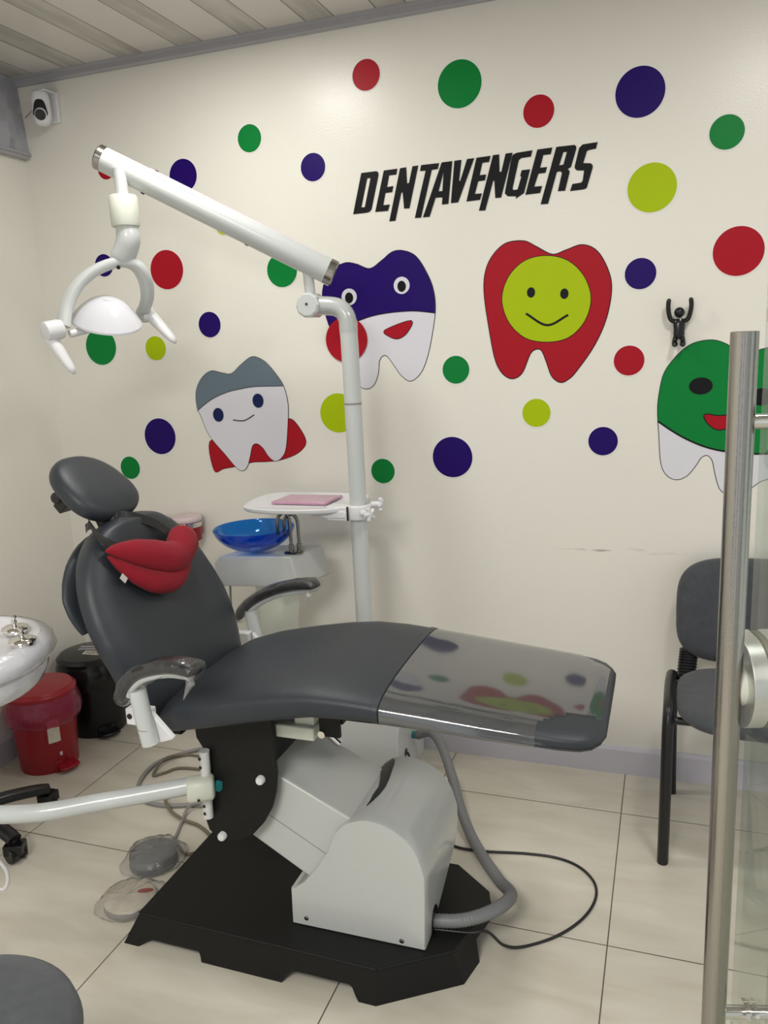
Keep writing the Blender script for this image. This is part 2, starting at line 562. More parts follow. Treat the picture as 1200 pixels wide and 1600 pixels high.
# ------------------------------------------------------------------ room shell
XL = -2.353
CZ = 2.527
struct(MB().box((-0.05, -2.4, -0.05), (4.8, 5.0, 0.1)).build('floor', MT['floor'], smooth=False))
struct(MB().box((-0.05, -2.4, CZ + 0.04), (4.8, 5.0, 0.08)).build('ceiling', MT['ceiling'], smooth=False))
struct(MB().box((-0.05, 0.05, CZ / 2), (4.8, 0.1, CZ)).build('wall_back', MT['wall'], smooth=False))
struct(MB().box((XL - 0.05, -2.4, CZ / 2), (0.1, 5.0, CZ)).build('wall_left', MT['wall'], smooth=False))

def profile_run(name, prof, x0, x1, m, axis='x', at=0.0, sgn=-1):
    """skirting / cornice: profile (depth from wall, z) swept along a wall"""
    mb = MB()
    if axis == 'x':
        fn = lambda a, b, t: Vector((t, at + sgn * a, b))
    else:
        fn = lambda a, b, t: Vector((at + sgn * a, t, b))
    mb.prism(prof, fn, x0, x1)
    return struct(mb.build(name, m, smooth=False))
base_prof = [(0, 0), (0.013, 0), (0.013, 0.088), (0.008, 0.1), (0, 0.1)]
profile_run('baseboard_back', base_prof, XL, 2.3, MT['baseboard'])
profile_run('baseboard_left', base_prof, -4.8, -0.013, MT['baseboard'], 'y', XL, 1)
corn = [(0, CZ), (0.030, CZ), (0.030, CZ - 0.006), (0.018, CZ - 0.010), (0.018, CZ - 0.024), (0.012, CZ - 0.030), (0, CZ - 0.030)]
profile_run('trim_1', corn, XL, 2.3, MT['cornice'])
# marbled bulkhead panel along the top of the left wall
sof = [(0, CZ), (0.006, CZ), (0.030, 2.275), (0.030, 2.262), (0.040, 2.262), (0.040, 2.245), (0, 2.245)]
sp = MB().prism([(0, CZ), (0.004, CZ), (0.024, 2.262), (0, 2.262)], lambda a, b, t: Vector((XL + a, t, b)), -4.8, -0.002)
struct(sp.build('trim_2', MT['marble'], smooth=False))
sp = MB().prism([(0, 2.262), (0.034, 2.262), (0.034, 2.254), (0.026, 2.252), (0.026, 2.242), (0, 2.242)], lambda a, b, t: Vector((XL + a, t, b)), -4.8, -0.002)
struct(sp.build('trim_3', MT['cornice'], smooth=False))

# ------------------------------------------------------------------ wall stickers
DOTS = [
    ('red', -0.954, 2.349, 0.047),
    ('green', -1.390, 2.209, 0.045),
    ('blue', -1.665, 2.117, 0.056),
    ('blue', -1.159, 2.091, 0.045),
    ('red', -1.989, 2.173, 0.036),
    ('lime', -1.516, 1.938, 0.036),
    ('green', -0.646, 2.280, 0.072),
    ('red', -0.401, 2.170, 0.047),
    ('blue', -0.106, 2.185, 0.072),
    ('green', 0.134, 2.047, 0.047),
    ('lime', -0.067, 1.917, 0.071),
    ('red', 0.178, 1.717, 0.070),
    ('red', -1.770, 1.800, 0.069),
    ('blue', -2.045, 1.835, 0.041),
    ('green', -2.101, 1.534, 0.067),
    ('lime', -1.852, 1.518, 0.045),
    ('blue', -1.609, 1.594, 0.046),
    ('blue', -1.872, 1.182, 0.069),
    ('green', -2.026, 1.057, 0.045),
    ('green', -1.300, 1.766, 0.058),
    ('green', -0.681, 1.401, 0.046),
    ('lime', -1.116, 1.262, 0.068),
    ('blue', -0.701, 1.105, 0.069),
    ('green', -0.957, 1.054, 0.044),
    ('blue', -0.095, 1.672, 0.046),
    ('red', -0.124, 1.412, 0.046),
    ('lime', -0.413, 1.253, 0.046),
    ('blue', -0.200, 1.159, 0.046),
]
LETTERS = [
    ('D', [(-0.9861, 2.0542), (-0.9335, 2.0545), (-0.9279, 2.0517), (-0.9261, 2.0461), (-0.9264, 2.0406), (-0.9559, 1.9369), (-0.9633, 1.9301), (-0.9739, 1.9281), (-1.022, 1.9276)], [(-0.9663, 2.0356), (-0.9542, 2.0358), (-0.9792, 1.9465), (-0.9918, 1.9465)]),
    ('E', [(-0.9069, 2.0538), (-0.8601, 2.0543), (-0.8649, 2.0368), (-0.8893, 2.0368), (-0.8982, 2.0017), (-0.8762, 2.0024), (-0.8811, 1.9843), (-0.9048, 1.9837), (-0.914, 1.9463), (-0.8909, 1.9467), (-0.8984, 1.9272), (-0.943, 1.9279)], []),
    ('N', [(-0.8509, 2.0544), (-0.8299, 2.0557), (-0.8287, 2.0059), (-0.8222, 2.0064), (-0.8083, 2.0563), (-0.7888, 2.0563), (-0.8237, 1.9284), (-0.8419, 1.929), (-0.845, 1.9807), (-0.85, 1.9783), (-0.874, 1.8936), (-0.8949, 1.8939)], []),
    ('T', [(-0.7789, 2.0567), (-0.7188, 2.0562), (-0.724, 2.0387), (-0.744, 2.0384), (-0.7851, 1.896), (-0.8064, 1.8965), (-0.7645, 2.0381), (-0.7835, 2.039)], []),
    ('A', [(-0.7102, 2.0571), (-0.6754, 2.0575), (-0.6918, 1.9299), (-0.7133, 1.9294), (-0.7111, 1.9515), (-0.7339, 1.9526), (-0.7563, 1.8957), (-0.7787, 1.8962)], [(-0.7048, 2.0289), (-0.7105, 1.9708), (-0.7234, 1.9706)]),
    ('V', [(-0.6684, 2.0574), (-0.6454, 2.0581), (-0.6547, 1.9954), (-0.6508, 1.9957), (-0.6271, 2.0582), (-0.6039, 2.0584), (-0.6594, 1.9312), (-0.6835, 1.9313)], []),
    ('E', [(-0.5966, 2.0586), (-0.5515, 2.0595), (-0.5567, 2.0418), (-0.5781, 2.0417), (-0.5875, 2.0061), (-0.5667, 2.006), (-0.5708, 1.9889), (-0.5924, 1.9883), (-0.6042, 1.9515), (-0.5814, 1.951), (-0.5878, 1.9322), (-0.6322, 1.9311)], []),
    ('N', [(-0.544, 2.0604), (-0.5243, 2.0606), (-0.524, 2.0099), (-0.5181, 2.0085), (-0.504, 2.0608), (-0.482, 2.0607), (-0.5199, 1.9327), (-0.5387, 1.9328), (-0.5408, 1.9848), (-0.5446, 1.9842), (-0.5714, 1.8988), (-0.5919, 1.8996)], []),
    ('G', [(-0.485, 2.048), (-0.4805, 2.0554), (-0.4684, 2.0592), (-0.4205, 2.0609), (-0.4257, 2.0432), (-0.4558, 2.0421), (-0.4632, 2.0364), (-0.4835, 1.9557), (-0.4806, 1.9509), (-0.4677, 1.9514), (-0.4556, 1.9882), (-0.4592, 1.9896), (-0.4543, 2.0066), (-0.4281, 2.0066), (-0.4476, 1.939), (-0.4739, 1.9245), (-0.4724, 1.9317), (-0.4994, 1.9343), (-0.5078, 1.9431), (-0.5066, 1.9524)], []),
    ('E', [(-0.4057, 2.0613), (-0.3597, 2.0621), (-0.365, 2.0432), (-0.3872, 2.0433), (-0.3974, 2.0078), (-0.3762, 2.0079), (-0.3809, 1.9914), (-0.4025, 1.9912), (-0.4157, 1.9545), (-0.3911, 1.9541), (-0.3977, 1.9341), (-0.4436, 1.9334)], []),
    ('R', [(-0.348, 2.0621), (-0.2935, 2.0619), (-0.2883, 2.0573), (-0.2882, 2.0497), (-0.3038, 1.9995), (-0.3133, 1.9954), (-0.308, 1.9891), (-0.3083, 1.9831), (-0.3213, 1.9335), (-0.3434, 1.9339), (-0.331, 1.9855), (-0.3356, 1.991), (-0.3462, 1.9904), (-0.3732, 1.9), (-0.3964, 1.9005)], [(-0.3268, 2.045), (-0.3162, 2.0445), (-0.3267, 2.0093), (-0.3391, 2.0083)]),
    ('S', [(-0.2692, 2.0604), (-0.2251, 2.062), (-0.2301, 2.044), (-0.2518, 2.0422), (-0.2569, 2.0395), (-0.2671, 2.0073), (-0.2446, 2.0041), (-0.2393, 1.9976), (-0.2393, 1.9909), (-0.2562, 1.9355), (-0.2632, 1.9318), (-0.3064, 1.9306), (-0.2994, 1.9507), (-0.2738, 1.9518), (-0.2686, 1.957), (-0.2646, 1.9859), (-0.2862, 1.9882), (-0.2926, 1.9949), (-0.2926, 2.0016), (-0.2796, 2.052)], []),
]
TT = {}
TT['red_out'] = [(-0.3607, 1.7475), (-0.3173, 1.7576), (-0.2686, 1.7691), (-0.2241, 1.7467), (-0.1909, 1.6873), (-0.1807, 1.6294), (-0.195, 1.5451), (-0.2312, 1.4623), (-0.2863, 1.3841), (-0.3104, 1.3604), (-0.3348, 1.3509), (-0.3613, 1.37), (-0.3776, 1.4134), (-0.3938, 1.4526), (-0.4123, 1.4594), (-0.433, 1.4439), (-0.4564, 1.3893), (-0.4797, 1.3692), (-0.5029, 1.3699), (-0.5282, 1.3915), (-0.5487, 1.44), (-0.5681, 1.552), (-0.5791, 1.646), (-0.5737, 1.7098), (-0.5498, 1.7577), (-0.5079, 1.7918), (-0.4507, 1.795), (-0.4105, 1.7745)]
TT['red_disc'] = [(-0.3786, 1.745), (-0.3113, 1.7246), (-0.2622, 1.673), (-0.2422, 1.6061), (-0.2613, 1.5387), (-0.3107, 1.4915), (-0.3794, 1.4804), (-0.4492, 1.4975), (-0.5007, 1.5506), (-0.5206, 1.6223), (-0.4989, 1.6888), (-0.4472, 1.7345)]
TT['red_eyes'] = [(-0.4276, 1.6367), (-0.323, 1.6264)]
TT['red_smile'] = [(-0.4444, 1.5719), (-0.3772, 1.5325), (-0.3109, 1.5609)]
TT['blue_out'] = [(-0.9716, 1.7476), (-0.9268, 1.7714), (-0.8893, 1.7954), (-0.851, 1.7966), (-0.8073, 1.7749), (-0.7717, 1.7193), (-0.7515, 1.6647), (-0.7469, 1.6025), (-0.7607, 1.5196), (-0.7813, 1.442), (-0.8057, 1.3935), (-0.841, 1.3685), (-0.8725, 1.3868), (-0.8966, 1.4201), (-0.9185, 1.4512), (-0.9345, 1.4583), (-0.9518, 1.4415), (-0.9586, 1.398), (-0.9746, 1.361), (-0.9992, 1.3461), (-1.0275, 1.3557), (-1.0584, 1.4076), (-1.0949, 1.4863), (-1.1293, 1.5602), (-1.1471, 1.6243), (-1.1511, 1.6744), (-1.1359, 1.7228), (-1.1027, 1.7567), (-1.059, 1.7726), (-1.0195, 1.7656)]
TT['blue_div'] = [(-0.7473, 1.59), (-0.8139, 1.5999), (-0.8705, 1.6008), (-0.9281, 1.5975), (-0.9796, 1.5896), (-1.0323, 1.575), (-1.0835, 1.558), (-1.1309, 1.534)]
TT['blue_eyes'] = [(-1.0513, 1.6598), (-0.8601, 1.686)]
TT['blue_mouth'] = [(-0.926, 1.542), (-0.8309, 1.5692), (-0.8483, 1.5299), (-0.8811, 1.5122), (-0.913, 1.5221)]
TT['ball'] = [(-1.0646, 1.5939), (-1.0735, 1.4391)]
TT['grey_out'] = [(-1.6809, 1.2634), (-1.6921, 1.2902), (-1.6916, 1.3481), (-1.6642, 1.3976), (-1.6201, 1.4248), (-1.5746, 1.4164), (-1.5345, 1.4128), (-1.4915, 1.4441), (-1.4469, 1.4703), (-1.4159, 1.4646), (-1.3863, 1.4452), (-1.3555, 1.4098), (-1.3256, 1.3631), (-1.3124, 1.3004), (-1.3176, 1.2306), (-1.3326, 1.1363), (-1.3537, 1.1004), (-1.381, 1.0883), (-1.406, 1.1074), (-1.425, 1.1362), (-1.4476, 1.1531), (-1.4697, 1.1459), (-1.4841, 1.1047), (-1.4982, 1.0681), (-1.5188, 1.0508), (-1.5451, 1.0629), (-1.5874, 1.1117), (-1.6497, 1.1852)]
TT['grey_div'] = [(-1.3256, 1.3631), (-1.4377, 1.3635), (-1.4913, 1.3578), (-1.5597, 1.3452), (-1.6308, 1.3181), (-1.6933, 1.2781)]
TT['grey_eyes'] = [(-1.6032, 1.2624), (-1.4315, 1.3119)]
TT['grey_mouth'] = [(-1.5422, 1.2424), (-1.4965, 1.2395), (-1.4518, 1.2604)]
TT['grey_band'] = [(-1.6522, 1.1607), (-1.6437, 1.0496), (-1.601, 1.0575), (-1.5392, 1.0678), (-1.4752, 1.0829), (-1.4158, 1.0857), (-1.3542, 1.0933), (-1.2871, 1.1173), (-1.251, 1.1551), (-1.2682, 1.2021), (-1.3038, 1.2421), (-1.3436, 1.2308), (-1.453, 1.1842), (-1.5635, 1.1605)]
TT['green_out'] = [(-0.0345, 1.2517), (-0.0319, 1.3034), (-0.0185, 1.37), (0.0155, 1.4195), (0.0514, 1.4508), (0.0874, 1.4627), (0.1233, 1.463), (0.1559, 1.4503), (0.1833, 1.4304), (0.2154, 1.4197), (0.2532, 1.4314), (0.291, 1.4355), (0.326, 1.4175), (0.3589, 1.3737), (0.3829, 1.3078), (0.3939, 1.2322), (0.3914, 1.156), (0.3742, 1.0942), (0.338, 1.0548), (0.298, 1.0444), (0.2682, 1.0341), (0.2405, 1.0117), (0.2104, 0.9931), (0.1831, 0.9905), (0.1605, 1.0022), (0.1487, 1.0223), (0.138, 1.0626), (0.1293, 1.0987), (0.1139, 1.1147), (0.0956, 1.1066), (0.0815, 1.0823), (0.0562, 1.0495), (0.0263, 1.0369), (-0.0028, 1.0509), (-0.021, 1.0897), (-0.0289, 1.1772)]
TT['green_div'] = [(-0.0338, 1.2216), (0.0087, 1.1911), (0.0565, 1.1628), (0.1131, 1.1387), (0.1777, 1.1248), (0.2678, 1.1191), (0.3376, 1.129), (0.3916, 1.1522)]
TT['green_eyes'] = [(0.0882, 1.3281), (0.2598, 1.2915)]
TT['green_mouth'] = [(0.1022, 1.2399), (0.1407, 1.2355), (0.1769, 1.235), (0.171, 1.2038), (0.1423, 1.1942), (0.1142, 1.2122)]

def wfn(a, b, t):
    return Vector((a, t, b))

def grow(poly, d):
    n = len(poly)
    ar = sum(poly[i][0] * poly[(i + 1) % n][1] - poly[(i + 1) % n][0] * poly[i][1] for i in range(n))
    s = 1 if ar > 0 else -1
    out = []
    for i in range(n):
        a, c = Vector(poly[i - 1]), Vector(poly[(i + 1) % n])
        t = (c - a)
        t.normalize()
        out.append((poly[i][0] + s * t.y * d, poly[i][1] - s * t.x * d))
    return out

def circ(cx, cz, rx, rz=None, n=64):
    rz = rz or rx
    return [(cx + rx * cos(2 * pi * k / n), cz + rz * sin(2 * pi * k / n)) for k in range(n)]

def sticker_layer(name, poly, colr, y, parent=None, origin=None, holes=(), th=0.0006):
    return MB().prism(poly, wfn, y, y - th, holes).build(name, MT['stk_' + colr], parent, origin, smooth=False)

DOT_LABELS = [
    'small red dot sticker at the top of the wall, left of the big green dot',
    'small green dot sticker high on the wall above the long lamp arm',
    'dark blue dot sticker cut off by the lamp arm, next to its raised left part',
    'small dark blue dot sticker high up between the lamp arm and the black lettering',
    'small red dot sticker peeking out under the raised steel tip of the lamp arm',
    'small lime dot sticker nearly hidden under the middle of the lamp arm',
    'big green dot sticker at the top of the wall above the black lettering',
    'small red dot sticker above the last letters of the black lettering',
    'big dark blue dot sticker at the top right of the wall',
    'small green dot sticker at the far upper right of the wall',
    'big lime dot sticker to the right of the black lettering',
    'big red dot sticker on the right above the black figure hook',
    'big red dot sticker just right of the dental lamp yoke',
    'small dark blue dot sticker hidden behind the top of the lamp yoke',
    'big green dot sticker directly below the lamp head',
    'small lime dot sticker touching the right handle of the lamp head',
    'small dark blue dot sticker between the lamp and the grey topped tooth',
    'big dark blue dot sticker to the lower left of the grey topped tooth',
    'small green dot sticker right beside the headrest of the dental chair',
    'green dot sticker partly covered by the lower end of the lamp arm',
    'small green dot sticker between the blue topped tooth and the red tooth',
    'big lime dot sticker cut by the upright white pole',
    'big dark blue dot sticker in the middle of the wall right of the pole',
    'small green dot sticker above the knobs of the tray clamp',
    'small dark blue dot sticker right of the red tooth, left of the figure hook',
    'small red dot sticker between the red tooth and the green topped tooth',
    'small lime dot sticker below the red tooth',
    'small dark blue dot sticker lowest on the right, left of the green topped tooth']
CW = {'red': 'red', 'green': 'green', 'blue': 'dark blue', 'lime': 'lime'}
for (c, x, z, r), lab in zip(DOTS, DOT_LABELS):
    if r > 0.062:
        r = 0.070
    halo = tag(sticker_layer('dot_sticker', circ(x, z, r), c, -0.0012, origin=(x, 0, z)), lab, 'sticker', 'round dot stickers on the wall')
    sticker_layer('sticker_border', circ(x, z, r + 0.0035), 'halo', -0.0004, parent=halo)

# wall lettering
lt = thing('wall_lettering', 'black slanted capital lettering across the upper part of the wall', 'lettering', (-0.62, 0, 2.0))
for nm, outer, inner in LETTERS:
    o = sticker_layer('letter', outer, 'black', -0.0014, parent=lt, holes=[inner] if inner else ())

def clip_above(poly, div):
    """part of poly above the dividing line div (left-to-right x order)"""
    d = sorted(div)
    xs = [p[0] for p in d]
    ys = [p[1] for p in d]
    f = lambda x: interp(xs, ys, x)
    out = []
    n = len(poly)
    for i in range(n):
        a, b = poly[i], poly[(i + 1) % n]
        ia, ib = a[1] >= f(a[0]), b[1] >= f(b[0])
        if ia:
            out.append(a)
        if ia != ib:
            lo, hi = 0.0, 1.0
            for _ in range(24):
                md = (lo + hi) / 2
                p = (a[0] + (b[0] - a[0]) * md, a[1] + (b[1] - a[1]) * md)
                if (p[1] >= f(p[0])) == ia:
                    lo = md
                else:
                    hi = md
            p = (a[0] + (b[0] - a[0]) * lo, a[1] + (b[1] - a[1]) * lo)
            out.append(('x', p))
    pts = []
    cross = [i for i, q in enumerate(out) if q[0] == 'x']
    for i, q in enumerate(out):
        if q[0] == 'x':
            pts.append(q[1])
            j = out[(i + 1) % len(out)]
            if j[0] == 'x':   # leaving then re-entering: follow the line
                a, b = q[1], j[1]
                mid = [p for p in d if min(a[0], b[0]) + 1e-4 < p[0] < max(a[0], b[0]) - 1e-4]
                if a[0] > b[0]:
                    mid = mid[::-1]
                pts += mid
        else:
            pts.append(q)
    return pts

def stroke(pts, w, closed=False):
    P = [Vector(p) for p in pts]
    n = len(P)
    l, r = [], []
    for i in range(n):
        t = P[min(i + 1, n - 1)] - P[max(i - 1, 0)]
        t.normalize()
        nn = Vector((-t.y, t.x))
        l.append(tuple(P[i] + nn * w))
        r.append(tuple(P[i] - nn * w))
    return l + r[::-1]

def half_disc(pts):
    return spl2(pts, 4)

# red tooth
o_ = spl2(TT['red_out'], 5)
t = thing('tooth_sticker', 'all red cartoon tooth sticker with a plain lime disc and small face', 'sticker', (-0.39, 0, 1.55), 'cartoon tooth stickers')
sticker_layer('outline', grow(o_, 0.0028), 'black', -0.0004, t)
sticker_layer('tooth_body', o_, 'red', -0.0012, t)
dsc = spl2(TT['red_disc'], 5)
sticker_layer('disc_outline', grow(dsc, 0.0022), 'black', -0.0018, t)
sticker_layer('disc', dsc, 'lime', -0.0024, t)
for e in TT['red_eyes']:
    sticker_layer('eye', circ(e[0], e[1], 0.013, 0.016, 24), 'black', -0.0032, t)
sticker_layer('smile', stroke(spl2(TT['red_smile'], 10, False), 0.0035), 'black', -0.0032, t)
# blue and white tooth
o_ = spl2(TT['blue_out'], 5)
t = thing('tooth_sticker', 'cartoon tooth sticker with dark blue top, white roots and red smile behind the pole', 'sticker', (-0.88, 0, 1.6), 'cartoon tooth stickers')
sticker_layer('outline', grow(o_, 0.0022), 'black', -0.0004, t)
sticker_layer('tooth_body', o_, 'white', -0.0012, t)
sticker_layer('tooth_crown', clip_above(o_, spl2(TT['blue_div'], 5, False)), 'blue', -0.0020, t)
sticker_layer('division_line', stroke(spl2(TT['blue_div'], 5, False), 0.0014), 'black', -0.0022, t)
for e in TT['blue_eyes']:
    ey = sticker_layer('eye', circ(e[0], e[1], 0.028, 0.028, 32), 'white', -0.0028, t)
    sticker_layer('pupil', circ(e[0], e[1] - 0.003, 0.015, 0.018, 24), 'black', -0.0036, ey)
m_ = spl2(TT['blue_mouth'], 4)
sticker_layer('mouth_outline', grow(m_, 0.0022), 'black', -0.0026, t)
sticker_layer('mouth', m_, 'red', -0.0034, t)
b0, b1 = TT['ball']
cx, cz, rr = (b0[0] + b1[0]) / 2, (b0[1] + b1[1]) / 2, (b0[1] - b1[1]) / 2
tag(sticker_layer('ball_sticker', circ(cx, cz, rr), 'red', -0.0044, origin=(cx, 0, cz)), 'plain red round sticker over the lower left of the blue topped tooth, behind the pole', 'sticker')
# grey and white tooth
o_ = spl2(TT['grey_out'], 5)
t = thing('tooth_sticker', 'small tilted cartoon tooth sticker with slate grey top and red band at its roots', 'sticker', (-1.46, 0, 1.28), 'cartoon tooth stickers')
bd = spl2(TT['grey_band'], 5)
sticker_layer('band_outline', grow(bd, 0.002), 'black', -0.0002, t)
sticker_layer('gum_band', bd, 'red', -0.0010, t)
sticker_layer('outline', grow(o_, 0.002), 'black', -0.0018, t)
sticker_layer('tooth_body', o_, 'white', -0.0026, t)
sticker_layer('tooth_crown', clip_above(o_, spl2(TT['grey_div'][::-1], 5, False)), 'grey', -0.0034, t)
sticker_layer('division_line', stroke(spl2(TT['grey_div'], 5, False), 0.001), 'black', -0.0036, t)
for e in TT['grey_eyes']:
    sticker_layer('eye', circ(e[0], e[1], 0.0225, 0.026, 32), 'navy', -0.0042, t)
sticker_layer('mouth', stroke(spl2(TT['grey_mouth'], 8, False), 0.0018), 'black', -0.0042, t)
# green and white tooth
o_ = spl2(TT['green_out'], 5)
t = thing('tooth_sticker', 'large cartoon tooth sticker with green top and white roots behind the door handle', 'sticker', (0.2, 0, 1.3), 'cartoon tooth stickers')
sticker_layer('outline', grow(o_, 0.0022), 'black', -0.0004, t)
sticker_layer('tooth_body', o_, 'white', -0.0012, t)
sticker_layer('tooth_crown', clip_above(o_, spl2(TT['green_div'], 5, False)), 'green', -0.0020, t)
sticker_layer('division_line', stroke(spl2(TT['green_div'], 5, False), 0.0028), 'black', -0.0022, t)
for e in TT['green_eyes']:
    sticker_layer('eye', circ(e[0], e[1], 0.034, 0.026, 32), 'black', -0.0028, t)
m_ = spl2(TT['green_mouth'], 4)
sticker_layer('mouth_outline', grow(m_, 0.003), 'black', -0.0026, t)
sticker_layer('mouth', m_, 'red', -0.0034, t)

# ------------------------------------------------------------------ dental chair
CY = -0.975
chair = thing('dental_chair', 'reclined grey vinyl dental chair on a black base with plastic wrapped leg rest', 'dental chair', (-0.86, CY, 0))
# base plate with notched skirt
TOP = [(-1.262, -1.172), (-0.607, -1.182), (-0.452, -1.078), (-0.402, -0.90), (-0.415, -0.85), (-0.517, -0.765), (-1.262, -0.768)]
BOT = [(-1.306, -1.195), (-0.605, -1.203), (-0.425, -1.082), (-0.380, -0.90), (-0.395, -0.845), (-0.505, -0.748), (-1.290, -0.750)]
HB = 0.085
notches = {0: [(0.065, 0.33, 0.024), (0.655, 0.93, 0.034)], 2: [(0.45, 2, 0.05)], 3: [(-1, 2, 0.05)], 4: [(-1, 0.25, 0.05)], 5: [(0.1, 0.35, 0.024), (0.66, 0.93, 0.024)], 6: [(0.2, 0.8, 0.024)]}
mb = MB()
mb.prism(TOP, lambda a, b, t: Vector((a, b, t)), HB - 0.004, HB)
for i in range(len(TOP)):
    t0, t1 = Vector(TOP[i]), Vector(TOP[(i + 1) % len(TOP)])
    b0, b1 = Vector(BOT[i]), Vector(BOT[(i + 1) % len(TOP)])
    N = max(8, int((t1 - t0).length / 0.008))
    vs, fs = [], []
    cen = Vector((-0.84, CY))
    for k in range(N + 1):
        u = k / N
        h = 0.0
        for (a, b, hh) in notches.get(i, []):
            e = min(u - a, b - u) * (t1 - t0).length
            if e > 0:
                h = max(h, hh * min(1, e / 0.014) ** 0.6)
        T = t0.lerp(t1, u)
        B = b0.lerp(b1, u)
        L = B.lerp(T, h / HB)
        inw = (cen - T).normalized() * 0.004
        vs += [(T.x, T.y, HB - 0.001), (L.x, L.y, h), (L.x + inw.x, L.y + inw.y, h), (T.x + inw.x, T.y + inw.y, HB - 0.001)]
    for k in range(N):
        a = k * 4
        fs += [(a, a + 1, a + 5, a + 4), (a + 1, a + 2, a + 6, a + 5), (a + 2, a + 3, a + 7, a + 6)]
    mb.add(vs, fs)
for i in range(len(TOP)):
    a_, b_ = TOP[i], TOP[(i + 1) % len(TOP)]
    mb.tube([(a_[0], a_[1], HB - 0.0042), (b_[0], b_[1], HB - 0.0042)], 0.0042, 10)
mb.build('base_plate', MT['black_steel'], chair, angle=30)

# motor housing: extruded hood
prof = [(-0.860, 0.086), (-0.858, 0.183), (-0.844, 0.188), (-0.842, 0.193), (-0.820, 0.209), (-0.782, 0.257), (-0.750, 0.307), (-0.728, 0.361)]
arc = spline([(-0.728, 0.361, 0), (-0.700, 0.388, 0), (-0.655, 0.406, 0), (-0.606, 0.402, 0), (-0.560, 0.380, 0), (-0.526, 0.340, 0), (-0.508, 0.285, 0)], 5)
prof += [(p.x, p.y) for p in arc][1:]
prof += [(-0.508, 0.25), (-0.509, 0.2), (-0.511, 0.14), (-0.513, 0.086)]
mb = MB()
ys = [-1.1, -1.095, -1.06, -1.045, -1.0, -0.95, -0.90, -0.85, -0.79]
rings = []
for y in ys:
    r = []
    for (x, z) in prof:
        if x > -0.53 and z < 0.25 and y > -1.05:
            k = (y + 1.05) / 0.26
            zmin = 0.086 + 0.10 * min(1, k)
            z2 = zmin + (z - 0.086) / (0.25 - 0.086) * (0.25 - zmin)
            z = z2
        r.append(Vector((x, y, z)))
    rings.append(r)
rings[0] = [p + (Vector((-0.68, -1.1, 0.22)) - p) * 0.012 for p in rings[0]]
mb.loft(rings, cap=True)
hs = mb.build('motor_housing', MT['housing'], chair, angle=38)
for (x, z) in ((-0.820, 0.108), (-0.571, 0.100)):
    MB().lathe([(0.0058, 0), (0.0058, 0.003), (0.003, 0.0045)], (x, -1.099, z), (0, -1, 0), 16).build('housing_screw', MT['dark_chrome'], hs)
# cable exit on the right face and slot at the top
MB().prism([(-1.045 + 0.001, 0.088), (-0.995, 0.088), (-0.995, 0.125), (-1.005, 0.143), (-1.02, 0.15), (-1.035, 0.143), (-1.044, 0.12)],
           lambda a, b, t: Vector((t, a, b)), -0.5135, -0.5095).build('cable_hole', MT['black_gloss'], hs)
hx_ = [p[0] for p in prof[7:-4]]
hz_ = [p[1] for p in prof[7:-4]]
def crescent(pts, t0, t1):
    vs, fs = [], []
    n = len(pts)
    for (a, b, y) in pts:        # left x, right x at depth y
        for k in range(7):
            x = a + (b - a) * k / 6
            for t in (t0, t1):
                vs.append((x, y, interp(hx_, hz_, x) + t))
    for i in range(n - 1):
        for k in range(6):
            q = i * 14 + k * 2
            fs += [(q, q + 2, q + 16, q + 14), (q + 1, q + 15, q + 17, q + 3)]
    return MB().add(vs, fs)
crescent([(-.684, -.681, -.797), (-.700, -.672, -.81), (-.706, -.667, -.83), (-.692, -.660, -.87), (-.678, -.653, -.915), (-.669, -.650, -.95), (-.671, -.653, -.985), (-.668, -.660, -1.015), (-.669, -.668, -1.037)], 0.0006, 0.0020).build('slot', MT['black_gloss'], hs)

# slanted lift link between bracket and housing
mb = MB()
lp = [(-1.02, 0.330), (-0.800, 0.201), (-0.690, 0.215), (-0.640, 0.365), (-0.702, 0.394), (-0.870, 0.473), (-0.960, 0.515), (-1.02, 0.46)]
mb.prism(lp, lambda a, b, t: Vector((a, t, b)), -1.08, -0.84)
lk_ = mb.build('lift_link', MT['housing'], chair, bevel=0.006, bseg=3, smooth=True)
MB().prism([(-1.0, 0.4147), (-0.71, 0.2547), (-0.71, 0.2530), (-1.0, 0.4130)], lambda a, b, t: Vector((a, t, b)), -1.081, -1.079).build('panel_seam', MT['tube_grey'], lk_, smooth=False)
MB().cyl((-0.93, -0.90, 0.60), (-0.80, -0.88, 0.47), 0.011).build('gas_strut', MT['chrome'], chair)

# black side bracket under the seat
bp_ = [(-1.085, 0.66), (-1.078, 0.57), (-1.059, 0.54), (-1.066, 0.45), (-1.076, 0.356), (-1.066, 0.32), (-1.045, 0.302), (-1.015, 0.296), (-0.98, 0.303), (-0.945, 0.325),
       (-0.910, 0.365), (-0.884, 0.41), (-0.870, 0.455), (-0.864, 0.502), (-0.866, 0.58), (-0.868, 0.69)]
mb = MB()
mb.prism(bp_, lambda a, b, t: Vector((a, t, b)), -1.116, -1.105)
br1 = mb.build('side_bracket', MT['black_steel'], chair, bevel=0.0015)
mb = MB().prism(bp_, lambda a, b, t: Vector((a, t, b)), -0.845, -0.834)
mb.build('side_bracket', MT['black_steel'], chair, bevel=0.0015)
MB().box((-0.985, -0.975, 0.55), (0.16, 0.25, 0.14)).build('cross_beam', MT['black_steel'], chair, bevel=0.003)
for (x, z) in ((-0.906, 0.484), (-1.027, 0.312)):
    MB().lathe([(0.011, 0), (0.011, 0.010), (0.008, 0.014)], (x, -1.116, z), (0, -1, 0), 20).build('bolt_cap', MT['white_plastic'], chair)
